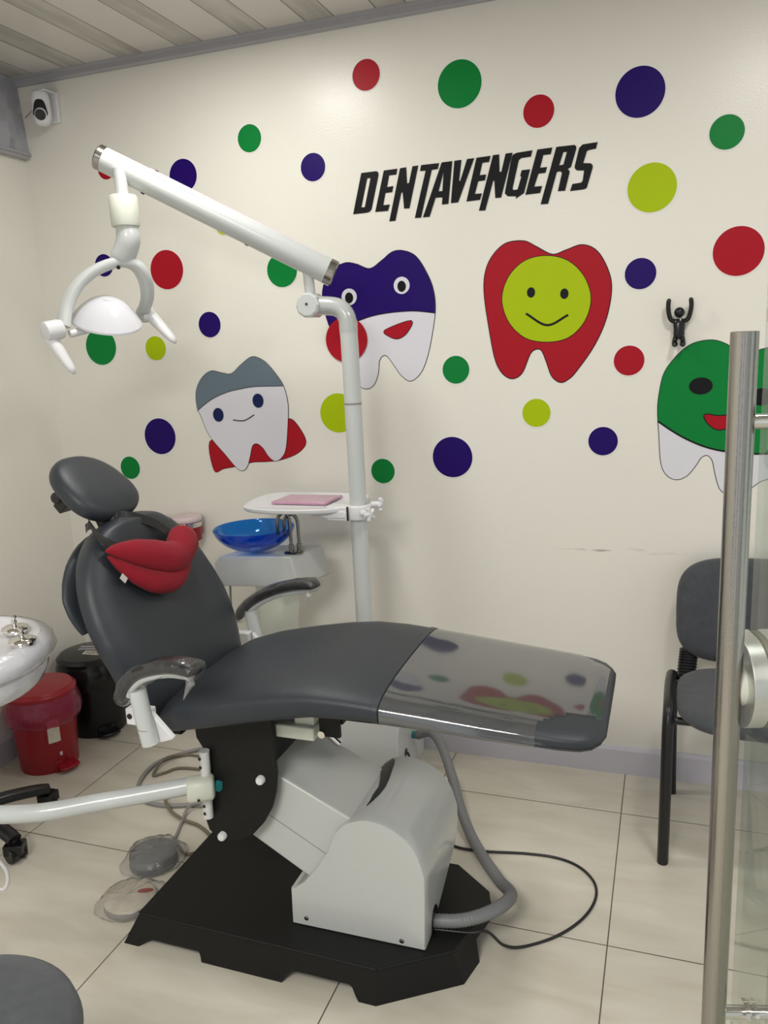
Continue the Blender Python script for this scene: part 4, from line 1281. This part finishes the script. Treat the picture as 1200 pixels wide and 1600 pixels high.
MB().prism([(-0.228, .7245), (-0.246, .77), (-0.246, .796), (-0.232, .813), (-0.004, .813), (0.016, .7245)], lambda a, b, t: SU(a, t, b), -0.0015, 0.004).build('front_panel', MT['cabinet'], su)
MB().lathe([(0.004, 0), (0.004, 0.003)], SU(0.026, 0.07, .727), (1, 0.15, 0.1), 12).build('outlet', MT['black_gloss'], su)
col = []
for z, a0, a1 in ((.716, -0.158, -0.045), (.50, -0.150, -0.070), (.28, -0.150, -0.070), (.256, -0.160, -0.060)):
    col.append(superring(SU((a0 + a1) / 2, 0.085, z), ex, ey, (a1 - a0) / 2, 0.05, 6, 32))
MB().loft(col[::-1]).build('column', MT['ivory'], su, angle=50)
MB().tube(spline([SU(-0.235, 0.03, .72), SU(-0.238, 0.03, .60), SU(-0.225, 0.03, .40), SU(-0.20, 0.02, .20), SU(-0.19, 0.0, .12)], 6), 0.004, 10).build('drain_hose', MT['tube_grey'], su)
bx, by = SU(-0.163, 0.070, 0).x, SU(-0.163, 0.070, 0).y
tilt_ = Vector((0, 0, 1))
bw = MB()
prf = []
for k in range(16):
    t = k / 15
    t = 0.30 + 1.12 * t
    prf.append((0.1385 * sin(t) / sin(1.42), 0.003 + 0.080 * (1 - cos(t)) / (1 - cos(1.42))))
inner = [(max(r - 0.0045, 0.001), h + 0.0035 if i == 0 else h) for i, (r, h) in enumerate(prf)]
prof_ = [(0.001, 0.0)] + prf + [(prf[-1][0] - 0.002, prf[-1][1] + 0.002)] + inner[::-1] + [(0.001, 0.0065)]
bwl = bw.lathe(prof_, (bx, by, .823), seg=64).build('basin', MT['blue_glass'], su, angle=60)
bwl['label'] = 'translucent blue glass bowl'
MB().lathe([(0.0185, 0.0), (0.0185, 0.0020), (0.010, 0.003)], (bx, by, .8305), seg=28).build('drain_cover', MT['white_plastic'], bwl)
fx, fy = SU(-0.020, 0.062, 0).x, SU(-0.020, 0.062, 0).y
MB().lathe([(0.034, 0), (0.034, 0.003), (0.030, 0.006), (0.018, 0.007)], (fx, fy, .822), seg=36).build('faucet_base', MT['dark_chrome'], su)
for (dx, dy, h, bk_) in ((-0.006, -0.006, .112, 0.040), (0.016, 0.010, .104, 0.046)):
    x, y = fx + dx, fy + dy
    MB().tube(spline([(x, y, .826), (x, y, .88), (x - .001, y, .822 + h), (x - bk_ * .2, y - .004, .822 + h + .022), (x - bk_ * .55, y - .008, .822 + h + .026), (x - bk_ * .9, y - .012, .822 + h + .010), (x - bk_, y - .014, .822 + h - .022), (x - bk_, y - .014, .822 + h - .048)], 6), 0.0058, 14, ref=(0, 1, 0)).build('spout', MT['dark_chrome'], su)
    MB().cyl((x, y, .828), (x, y, .852), 0.0085).build('spout_collar', MT['dark_chrome'], su)

# ------------------------------------------------------------------ junction box on the floor
jb = thing('junction_box', 'low white junction box on the floor at the wall below the seat', 'junction box', (-1.1, -0.2, 0))
jp = [(-0.34, 0.0), (-0.335, 0.10), (-0.325, 0.20), (-0.30, 0.245), (-0.26, 0.255), (-0.06, 0.255), (-0.035, 0.245), (-0.03, 0.22), (-0.03, 0.0)]
MB().prism(jp, lambda a, b, t: Vector((t, a, b)), -1.28, -0.832).build('box_cover', MT['white_paint'], jb, bevel=0.004)
MB().lathe([(0.014, 0), (0.014, 0.002)], (-0.832, -0.245, 0.108), (1, 0, 0), 20).build('cable_hole', MT['black_gloss'], jb)
MB().lathe([(0.013, 0), (0.013, 0.020)], (-0.833, -0.165, 0.135), (1, 0, 0), 20).build('hose_fitting', MT['teal'], jb)

hp_ = spline([(-0.815, -0.165, 0.135), (-0.76, -0.18, 0.16), (-0.703, -0.245, 0.15), (-0.640, -0.349, 0.10), (-0.590, -0.445, 0.055), (-0.539, -0.526, 0.022), (-0.473, -0.631, 0.020), (-0.410, -0.725, 0.028), (-0.368, -0.800, 0.058), (-0.355, -0.865, 0.088), (-0.370, -0.930, 0.106), (-0.410, -0.980, 0.110), (-0.460, -1.008, 0.108), (-0.525, -1.022, 0.106)], 14)
rad = [0.0162 + 0.0008 * (1 if i % 2 else -1) for i in range(len(hp_))]
tag(MB().tube(hp_, rad, 16, ref=(0, 0, 1)).build('corrugated_hose', MT['hose'], origin=(-0.5, -0.6, 0.0)), 'thick grey ribbed hose from the floor box into the chair base', 'hose')
cb = spline([(-0.825, -0.245, 0.108), (-0.78, -0.30, 0.06), (-0.70, -0.42, 0.006), (-0.60, -0.56, 0.006), (-0.50, -0.575, 0.006), (-0.37, -0.55, 0.004), (-0.277, -0.546, 0.004), (-0.21, -0.571, 0.004), (-0.164, -0.628, 0.004), (-0.155, -0.699, 0.004), (-0.18, -0.784, 0.004), (-0.236, -0.866, 0.004), (-0.309, -0.925, 0.004), (-0.352, -0.965, 0.03), (-0.385, -1.00, 0.088), (-0.430, -1.018, 0.090), (-0.515, -1.03, 0.090)], 8)
tag(MB().tube(cb, 0.0038, 10).build('power_cable', MT['black_plastic'], origin=(-0.2, -0.7, 0.0)), 'thin black cable looping over the floor tiles right of the chair', 'cable')

# ------------------------------------------------------------------ foot pedals and their tubes
def pedal(cx, cy, lab, hazy, top, zt=0.034):
    t = thing('foot_pedal', lab, 'foot pedal', (cx, cy, 0), 'wrapped foot pedals on the floor')
    MB().lathe([(0.064, 0.0), (0.071, 0.003), (0.071, 0.012), (0.066, 0.016)], (cx, cy, 0), seg=44).build('pedal_base', MT[top[0]], t)
    MB().lathe([(0.066, 0.016), (0.070, 0.020), (0.070, zt - 0.004), (0.064, zt), (0.03, zt + 0.002), (0.001, zt + 0.0025)], (cx, cy, 0), seg=44, cap=False).build('pedal_plate', MT[top[1]], t)
    rings = []
    for r, h in ((0.076, 0.003), (0.082, 0.006), (0.081, 0.02), (0.075, zt + 0.002), (0.05, zt + 0.0055), (0.02, zt + 0.0075), (0.001, zt + 0.008)):
        rg = []
        for k in range(48):
            q = 2 * pi * k / 48
            nz = noise.noise(Vector((cos(q) * 4 + cx * 9, sin(q) * 4, h * 60)))
            rr_ = r * (1 + 0.10 * nz) + (0.018 * max(0, cos(q - 3.6)) ** 3 if h < 0.01 else 0) + (0.02 * max(0, cos(q - 0.9)) ** 6 if h < 0.03 else 0)
            rg.append(Vector((cx + rr_ * cos(q), cy + rr_ * sin(q), h * (1 + 0.1 * nz) + 0.0008)))
        rings.append(rg)
    w = MB().loft(rings, cap=False).build('plastic_bag', MT['crinkle_haze' if hazy else 'crinkle'], t, angle=80)
    w['label'] = 'clear crinkled plastic bag'
    return t
pedal(-1.428, -0.884, 'dark grey round foot pedal in a clear bag, the farther of the two', True, ('pedal_dark', 'pedal_dark'), 0.042)
MT['pedal_paper'] = mat('stained_paper', (0.55, 0.50, 0.42), 0.6, noise_amt=0.35, noise_scale=25)
pt = pedal(-1.382, -1.062, 'cream round foot pedal in a clear bag touching the black chair base', False, ('tube_grey', 'pedal_paper'), 0.028)
MB().prism(circ(0, 0, 0.02, 0.010, 20), lambda a, b, t: Vector((-1.350 + a, -1.035 + b + a * .4, t)), 0.0305, 0.0308).build('red_print', MT['red_plastic'], pt)
def floor_tube(pts, m, r, lab, nm='air_tube'):
    tag(MB().tube(spline([(a, b, c) for a, b, c in pts], 8), r, 10).build(nm, MT[m], origin=(pts[0][0], pts[0][1], 0)), lab, 'tube', 'tubes on the floor behind the chair')
floor_tube([(-1.35, -0.22, 0.09), (-1.45, -0.20, 0.04), (-1.60, -0.19, .008), (-1.721, -.301, .008), (-1.768, -.385, .008), (-1.757, -.486, .008), (-1.716, -.563, .008), (-1.658, -.610, .008), (-1.564, -.617, .008), (-1.46, -.585, .008), (-1.38, -.60, 0.008), (-1.25, -.66, .008)],
           'tube_grey', 0.0072, 'thick grey tube making the widest loop on the floor behind the arm')
floor_tube([(-1.35, -0.27, 0.08), (-1.45, -0.26, 0.03), (-1.619, -.284, .006), (-1.696, -.294, .0055), (-1.738, -.362, .022), (-1.732, -.452, .0055), (-1.700, -.428, .0055), (-1.668, -.387, .0055), (-1.591, -.374, .0055), (-1.48, -.37, .0055), (-1.40, -.38, .0055)],
           'tube_brown', 0.0052, 'olive brown tube curling inside the widest grey loop')
floor_tube([(-1.36, -.52, 0.006), (-1.42, -.55, .006), (-1.47, -.618, .0225), (-1.458, -.692, .006), (-1.436, -.757, .006), (-1.428, -.83, .012)], 'tube_grey', 0.0052, 'thin grey tube running into the farther foot pedal')
floor_tube([(-1.53, -.50, .006), (-1.59, -.575, 0.0265), (-1.538, -.638, .012), (-1.464, -.675, .010), (-1.397, -.687, .006), (-1.333, -.723, .006), (-1.26, -.79, .006)], 'tube_brown', 0.0055, 'olive tube crossing the floor toward the black chair base')
floor_tube([(-1.418, -.78, .006), (-1.395, -.80, .006), (-1.35, -.828, .006), (-1.31, -.80, .006), (-1.25, -.79, .006)], 'tube_brown', 0.0048, 'short olive tube behind the farther foot pedal')

# ------------------------------------------------------------------ pedal bins
def bin_(name, cx, cy, r, h, body_m, lid_m, lab, ang, bag, taper=0.9):
    t = thing(name, lab, 'bin', (cx, cy, 0), 'pedal bins by the left wall')
    MB().lathe([(r * taper, 0.0), (r * taper, 0.004), (r * (taper + .01), 0.01), (r, h - 0.06), (r * 1.02, h - 0.045), (r * 1.03, h - 0.012)], (cx, cy, 0), seg=56).build('bin_body', MT[body_m], t)
    l = MB().lathe([(r * 1.03, h - 0.014), (r * 1.075, h - 0.012), (r * 1.08, h), (r * 1.03, h + 0.006), (r * 1.01, h + 0.007), (r * .96, h + 0.014), (r * .6, h + 0.020), (0.001, h + 0.022)], (cx, cy, 0), seg=56, cap=True).build('bin_lid', MT[lid_m], t, angle=35)
    dx, dy = cos(ang), sin(ang)
    R = Matrix.Rotation(ang, 3, 'Z')
    pd = MB()
    base = Vector((cx, cy, 0)) + R @ Vector((r * taper, 0, 0.026))
    pd.prism([(0.0, -0.034), (0.045, -0.038), (0.052, -0.02), (0.052, 0.02), (0.045, 0.038), (0.0, 0.034)], lambda a, b, t_: base + R @ Vector((a - 0.01, b, t_ - a * 0.15)), -0.006, 0.004)
    pd.prism([(0.0, -0.040), (0.014, -0.040), (0.014, 0.040), (0.0, 0.040)], lambda a, b, t_: base + R @ Vector((a - 0.012, b, t_)), -0.026, 0.016)
    pd.build('bin_pedal', MT[body_m], t, bevel=0.003)
    if bag:
        rings = []
        for k2, (rr_, hh) in enumerate(((1.065, h - 0.012), (1.11, h - 0.03), (1.18, h - 0.060), (1.19, h - 0.090), (1.12, h - 0.108), (1.04, h - 0.114))):
            rg = []
            for k in range(72):
                q = 2 * pi * k / 72
                nz = noise.noise(Vector((cos(q) * 3, sin(q) * 3, k2 * 0.4 + cx)))
                n2 = noise.noise(Vector((cos(q) * 9, sin(q) * 9, k2 * 0.7 + cx)))
                amp = k2 / 5
                f = rr_ * (1 + 0.05 * nz * amp + 0.02 * n2 * amp)
                rg.append(Vector((cx + r * f * cos(q), cy + r * f * sin(q), hh - 0.010 * (k2 > 0) * nz * 2 * amp)))
            rings.append(rg)
        w = MB().loft(rings, cap=False).build('bin_bag', MT[bag], t, angle=80)
    return t, l
RB = (-2.185, -0.462)
rbin, rlid = bin_('pedal_bin', RB[0], RB[1], 0.117, 0.300, 'red_plastic', 'red_plastic', 'red plastic pedal bin with pink bag, left of the chair', -0.28, 'red_bag', 0.88)
# paper label on the red bin
def curved(cx, cy, r, a0, a1, z0, z1, dz=0.0, n=10, th=0.0008):
    rg = []
    for k in range(n + 1):
        q = a0 + (a1 - a0) * k / n
        zz = dz * k / n
        rg.append([Vector((cx + (r + e) * cos(q), cy + (r + e) * sin(q), z + zz)) for e, z in ((0, z0), (th, z0), (th, z1), (0, z1))])
    return MB().loft(rg)
curved(RB[0], RB[1], 0.1165, radians(-44), radians(-23), 0.125, 0.212).build('paper_label', MT['paper'], rbin)
curved(RB[0], RB[1], 0.1075, radians(-26), radians(-21), 0.064, 0.078).build('pedal_mark', MT['print_white'], rbin)
BB = (-2.195, -0.165)
bbin, blid = bin_('pedal_bin', BB[0], BB[1], 0.122, 0.315, 'black_gloss', 'black_gloss', 'black pedal bin with printed lid in the corner behind the red bin', -0.55, None, 0.9)
rg = []
bg_ = MB()
rings = []
for k2, (rr_, hh) in enumerate(((1.07, .302), (1.12, .28), (1.14, .25), (1.10, .22), (1.05, .205))):
    rings.append([Vector((BB[0] + 0.122 * rr_ * (1 + 0.03 * k2 / 4 * noise.noise(Vector((cos(q) * 6, sin(q) * 6, k2)))) * cos(q), BB[1] + 0.122 * rr_ * (1 + 0.03 * k2 / 4 * noise.noise(Vector((cos(q) * 6, sin(q) * 6, k2)))) * sin(q), hh + 0.008 * noise.noise(Vector((cos(q) * 3, sin(q) * 3, k2))))) for q in [2 * pi * k / 72 for k in range(72)]])
MB().loft(rings, cap=False).build('bin_bag', MT['black_gloss'], bbin, angle=80)
# printed lettering bars on the black lid
zl = 0.315 + 0.0212
LR = Matrix.Rotation(radians(8), 3, 'Z')
def lidbar(x0, x1, y0, y1, m):
    c0 = Vector((BB[0], BB[1], 0))
    MB().prism([(x0, y0), (x1, y0), (x1, y1), (x0, y1)], lambda a, b, t: c0 + LR @ Vector((a, b, t - (a * a + b * b) * 0.35)), zl + 0.0012, zl + 0.0018).build('lid_print', MT[m], blid, smooth=False)
rnd = random.Random(3)
for (yy, h_, x0_, x1_) in ((0.028, 0.010, -0.055, 0.05), (0.008, 0.007, -0.05, 0.055), (-0.008, 0.006, -0.045, 0.04)):
    x = x0_
    while x < x1_:
        w_ = rnd.uniform(0.004, 0.009)
        lidbar(x, x + w_, yy - h_ / 2, yy + h_ / 2, 'print_white')
        x += w_ + 0.002
lidbar(-0.005, 0.075, -0.050, -0.020, 'paper')
for k in range(6):
    lidbar(0.004 + k * 0.011, 0.011 + k * 0.011, -0.041, -0.029, 'black_gloss')

# ------------------------------------------------------------------ stools
def stool_base(cx, cy, r, a0, t, legs=5):
    hub = MB().lathe([(0.032, 0.05), (0.036, 0.06), (0.034, 0.11), (0.026, 0.125)], (cx, cy, 0), seg=24).build('hub', MT['black_plastic'], t)
    for k in range(legs):
        q = a0 + 2 * pi * k / legs
        d = Vector((cos(q), sin(q), 0))
        c = Vector((cx, cy, 0))
        pts = [c + d * 0.02 + Vector((0, 0, .095)), c + d * (r * .45) + Vector((0, 0, .094)), c + d * (r * .85) + Vector((0, 0, .080)), c + d * r + Vector((0, 0, .070))]
        l = MB().tube(spline(pts, 4), [0.027 - 0.004 * i / 12 for i in range(13)], 14, flat=0.75).build('leg', MT['black_plastic'], t)
        s_ = Vector((-d.y, d.x, 0))
        e = c + d * (r - 0.004)
        mb = MB().cyl(e + Vector((0, 0, .068)), e + Vector((0, 0, .045)), 0.009)
        mb.box(e + Vector((0, 0, .042)), (0.056, 0.046, 0.034), Matrix.Rotation(q + 0.6, 3, 'Z'))
        mb.cyl(e + s_ * 0.012 + Vector((0, 0, .0245)), e + s_ * 0.026 + Vector((0, 0, .0245)), 0.0245)
        mb.cyl(e - s_ * 0.012 + Vector((0, 0, .0245)), e - s_ * 0.026 + Vector((0, 0, .0245)), 0.0245)
        mb.build('caster', MT['black_gloss'], l, bevel=0.002)
st = thing('stool', 'black star shaped stool base on casters at the left edge, below the white arm', 'stool', (-2.085, -0.93, 0))
stool_base(-2.085, -0.93, 0.245, radians(-14), st)
MB().cyl((-2.085, -0.93, 0.11), (-2.085, -0.93, 0.42), 0.016).build('gas_column', MT['chrome'], st)
MB().lathe([(0.12, 0), (0.165, 0.004), (0.175, 0.02), (0.172, 0.05), (0.14, 0.062), (0.001, 0.066)], (-2.115, -0.96, 0.42), seg=40).build('seat', MT['chair_fabric'], st)
SCX, SCY = -1.012, -1.950
st = thing('stool', 'round grey fabric stool seat at the lower left corner, close to the camera', 'stool', (SCX, SCY, 0))
stool_base(SCX, SCY, 0.24, radians(20), st)
MB().cyl((SCX, SCY, 0.11), (SCX, SCY, 0.45), 0.018).build('gas_column', MT['chrome'], st)
MB().lathe([(0.10, -0.055), (0.17, -0.048), (0.195, -0.034), (0.203, -0.012), (0.198, 0.006), (0.182, 0.018), (0.15, 0.024), (0.001, 0.026)], (SCX, SCY, 0.480), seg=64, cap=True).build('seat', MT['chair_fabric'], st, angle=80)

# ------------------------------------------------------------------ visitor chair
vc = thing('visitor_chair', 'black framed chair with grey fabric seat and back against the right wall', 'chair', (0.27, -0.3, 0))
def otube(pts, m, nm, par, r=0.0145, fl=0.62, ref=(0, 1, 0)):
    return MB().tube(pts, r, 16, ref=ref, flat=fl).build(nm, MT[m], par, angle=70)
for x, sx in ((0.017, 0), (0.515, 0)):
    # front leg rises then bends back under the seat
    otube(spline([(x - 0.002, -0.478, 0.0), (x, -0.477, 0.20), (x + 0.001, -0.475, 0.39), (x + 0.002, -0.468, 0.435), (x + 0.003, -0.44, 0.462), (x + 0.004, -0.38, 0.468), (x + 0.006, -0.28, 0.466), (x + 0.01, -0.20, 0.460)], 5), 'black_plastic', 'leg', vc, 0.0185, 0.85, (1, 0, 0))
    otube(spline([(x + 0.01, -0.20, 0.460), (x + 0.014, -0.16, 0.445), (x + 0.018, -0.14, 0.42), (x + 0.02, -0.12, 0.25), (x + 0.024, -0.09, 0.0)], 5), 'black_plastic', 'leg', vc, 0.0145, 0.85, (1, 0, 0))
otube([(0.02, -0.44, 0.425), (0.515, -0.44, 0.425)], 'black_plastic', 'cross_bar', vc, 0.011, 1)
otube([(0.03, -0.17, 0.425), (0.525, -0.17, 0.425)], 'black_plastic', 'cross_bar', vc, 0.011, 1)
rings = []
for k, (s_, z) in enumerate(((0.80, .434), (0.94, .438), (1.0, .452), (0.99, .466), (0.93, .476), (0.75, .481), (0.3, .483))):
    rings.append(superring((0.268, -0.345, z), (1, 0, 0), (0, 1, 0), 0.228 * s_, 0.212 * s_, 3.4, 56))
MB().loft(rings).build('seat', MT['chair_fabric'], vc, angle=80)
rings = []
for s_, d in ((0.80, 0.030), (0.95, 0.026), (1.0, 0.012), (1.0, 0.0), (0.96, -0.014), (0.80, -0.021), (0.3, -0.023)):
    rings.append([p + Vector((0, (p.z - 0.64) * 0.16 + ((p.x - 0.262) / 0.22) ** 2 * -0.014, 0)) for p in superring((0.262, -0.085 + d, 0.64), (1, 0, 0), (0, 0, 1), 0.226 * s_, 0.162 * s_, 3.6, 56)])
MB().loft(rings).build('backrest', MT['chair_fabric'], vc, angle=80)
for x in (0.078, 0.45):
    bl = []
    n = 22
    for i in range(n + 1):
        t = i / n
        p = Vector((x - 0.008 + 0.008 * t, -0.150 + 0.045 * sin(t * pi / 2), 0.425 + 0.09 * t))
        rr_ = 0.0250 + 0.0038 * (1 if i % 2 else -1)
        bl.append(superring(p, (1, 0, 0), (0, 1, 0), rr_, rr_ * 0.62, 3, 20))
    MB().loft(bl).build('bellows', MT['black_plastic'], vc, angle=20)

# ------------------------------------------------------------------ small things on the wall
hk = MB()
hb = thing('figure_hook', 'small black wall hook shaped like a climbing stick figure with raised arms', 'wall hook', (0.02, 0, 1.46))
mb = MB().lathe([(0.001, -0.0155), (0.008, -0.0135), (0.0135, -0.008), (0.0155, 0), (0.0135, 0.008), (0.008, 0.0135), (0.001, 0.0155)], (0.020, -0.026, 1.5505), (0, 0, 1), 24, cap=False)
tor = [superring((0.0205, -0.020, z), (1, 0, 0), (0, 1, 0), a, b, 2.4, 24) for z, a, b in ((1.532, .009, .008), (1.527, .0155, .010), (1.515, .017, .012), (1.500, .016, .013), (1.485, .0165, .014), (1.476, .0125, .013), (1.472, .008, .010))]
mb.loft(tor)
for s_ in (-1, 1):
    ap = spline([(0.0205 + s_ * 0.010, -0.020, 1.524), (0.0205 + s_ * 0.024, -0.024, 1.530), (0.0205 + s_ * 0.031, -0.030, 1.552), (0.0205 + s_ * 0.0325, -0.033, 1.575), (0.0205 + s_ * 0.030, -0.033, 1.592)], 5)
    mb.tube(ap, [0.0068] * (len(ap) - 2) + [0.006, 0.003], 14)
    lp_ = spline([(0.0205 + s_ * 0.008, -0.020, 1.482), (0.0205 + s_ * 0.012, -0.022, 1.466), (0.0205 + s_ * 0.012, -0.036, 1.456), (0.0205 + s_ * 0.010, -0.045, 1.460)], 5)
    mb.tube(lp_, [0.0075] * (len(lp_) - 3) + [0.009, 0.0085, 0.004], 14)
mb.box((0.0205, -0.006, 1.502), (0.02, 0.011, 0.05))
mb.build('hook_figure', MT['black_gloss'], hb, angle=60)

sc = thing('security_camera', 'small white security camera with black lens high in the left corner', 'camera', (-2.20, 0, 2.34))
mb = MB()
mb.box((-2.190, -0.008, 2.405), (0.055, 0.016, 0.105)).box((-2.20, -0.040, 2.452), (0.075, 0.070, 0.006))
mb.build('mount', MT['white_plastic'], sc, bevel=0.004)
dcam = Vector((0.52, -0.85, 0)).normalized()
cs = Vector((-2.200, -0.058, 0))
sd = Vector((-dcam.y, dcam.x, 0))
rings = [superring(cs + Vector((0, 0, z)), sd, dcam, a, b, 2.5, 36) for z, a, b in ((2.449, .024, .024), (2.443, .030, .029), (2.42, .033, .031), (2.385, .034, .032), (2.362, .033, .031), (2.342, .026, .026), (2.334, .013, .014))]
MB().loft(rings).build('camera_housing', MT['white_plastic'], sc, angle=60)
MB().prism(spl2([(-0.026, 2.362), (-0.024, 2.39), (-0.016, 2.412), (0.0, 2.418), (0.016, 2.412), (0.024, 2.39), (0.024, 2.362)], 4), lambda a, b, t: cs + sd * a * .9 + dcam * t + Vector((0, 0, b)), 0.0300, 0.0325).build('visor_recess', MT['black_gloss'], sc)
lens_c = cs + dcam * 0.016 + Vector((0, 0, 2.374))
ldir = (dcam + Vector((0, 0, -0.45))).normalized()
MB().lathe([(0.020, -0.01), (0.021, 0.015), (0.021, 0.022), (0.019, 0.025)], lens_c, ldir, 32).build('camera_head', MT['white_plastic'], sc)
MB().lathe([(0.0185, 0.0), (0.0185, 0.003), (0.001, 0.0045)], lens_c + ldir * 0.024, ldir, 32).build('lens', MT['black_gloss'], sc)
MB().tube(spline([(-2.235, -0.02, 2.445), (-2.27, -0.004, 2.446), (-2.278, -0.004, 2.42), (-2.30, -0.004, 2.405), (-2.325, -0.004, 2.39)], 5), 0.0015, 8).build('cable', MT['tube_grey'], sc)

for (x, r, z, lab, band) in ((-1.747, 0.055, 0.786, 'red canister with pinkish lid and chrome band on the wall, nearer the basin', True), (-1.892, 0.055, 0.772, 'red canister with pinkish lid mostly hidden behind the chair back', False)):
    t = thing('wall_canister', lab, 'canister', (x, -0.06, z), 'red canisters on the wall')
    MB().lathe([(r * .9, 0), (r * .95, 0.004), (r, 0.055), (r, 0.075)], (x, -0.06, z), seg=44).build('canister_body', MT['red_plastic'], t)
    if True:
        MB().lathe([(r * 1.005, 0.055), (r * 1.01, 0.056), (r * 1.01, 0.072), (r * 1.005, 0.073)], (x, -0.06, z), seg=44).build('chrome_band', MT['chrome'], t)
    MB().lathe([(r * 1.02, 0.076), (r * 1.05, 0.078), (r * 1.05, 0.090), (r * .98, 0.096), (0.001, 0.1)], (x, -0.06, z), seg=44).build('canister_lid', MT['pink_lid'], t)
    if band:
        MB().prism([(-0.035, 0.0), (0.03, 0.0), (0.03, 0.012), (-0.035, 0.012)], lambda a, b, t_: Vector((x + a, t_, z + b)), -0.012, -0.0005).build('wall_bracket', MT['white_plastic'], t)

# ------------------------------------------------------------------ glass door
dr = thing('glass_door', 'open frameless glass door with a long upright steel pull handle at the right', 'door', (0.24, -1.83, 0))
dd = Vector((0.26, -0.966, 0)).normalized()
dn = Vector((-dd.y * -1, 0, 0))
dn = Vector((dd.y, -dd.x, 0)).normalized()       # towards the handle side
if dn.x > 0:
    dn = -dn
E0 = Vector((0.128, -1.418, 0))
def DP(a, n_, z):
    return E0 + dd * a + dn * n_ + Vector((0, 0, z))
mb = MB()
mb.add([DP(0, -.005, .01), DP(0.86, -.005, .01), DP(0.86, .005, .01), DP(0, .005, .01), DP(0, -.005, 2.12), DP(0.86, -.005, 2.12), DP(0.86, .005, 2.12), DP(0, .005, 2.12)],
       [(0, 1, 2, 3), (4, 7, 6, 5), (0, 4, 5, 1), (1, 5, 6, 2), (2, 6, 7, 3), (3, 7, 4, 0)])
mb.build('glass_pane', MT['glass'], dr, smooth=False)
HP = 0.062
hd = Vector((0.0915, -1.490, 0))
rel = hd - E0
ha, hn_ = rel.dot(dd), rel.dot(dn)
MB().lathe([(0.0155, 0.30), (0.018, 0.302), (0.018, 1.4935), (0.0165, 1.494), (0.0165, 1.4925), (0.0001, 1.4925)], hd, seg=40).build('pull_handle', MT['steel'], dr, angle=50)
for z in (1.3735, 0.435):
    MB().cyl(DP(ha, hn_, z), DP(ha, -0.06, z), 0.0105).build('standoff', MT['chrome'], dr)
    for n_ in (0.007, -0.007):
        MB().lathe([(0.013, -0.003), (0.020, -0.003), (0.020, 0.003), (0.013, 0.003)], DP(ha, n_, z), dn, 28).build('standoff_ring', MT['chrome'], dr)
# D-shaped lock plates either side of the pane
lz = 0.985
dpl = [(-0.004, lz - 0.068), (0.03, lz - 0.068)] + [(0.03 + 0.068 * sin(q), lz - 0.068 * cos(q)) for q in [pi * k / 20 for k in range(1, 20)]] + [(0.03, lz + 0.068), (-0.004, lz + 0.068)]
lkp = MB().prism(dpl, lambda a, b, t: DP(a, t, b), 0.0065, 0.030).build('lock_plate', MT['alu'], dr, bevel=0.002)
MB().prism(dpl, lambda a, b, t: DP(a, t, b), -0.0065, -0.030).build('lock_plate', MT['alu'], dr, bevel=0.002)
MB().prism([(a * 0.97 + 0.001, (b - lz) * 0.97 + lz) for a, b in dpl], lambda a, b, t: DP(a, t, b), -0.0062, 0.0062).build('lock_gasket', MT['tube_brown'], dr)
MB().lathe([(0.032, 0), (0.032, 0.018), (0.030, 0.020), (0.001, 0.020)], DP(0.040, 0.030, lz), dn, 36).build('lock_cylinder', MT['ivory'], lkp)
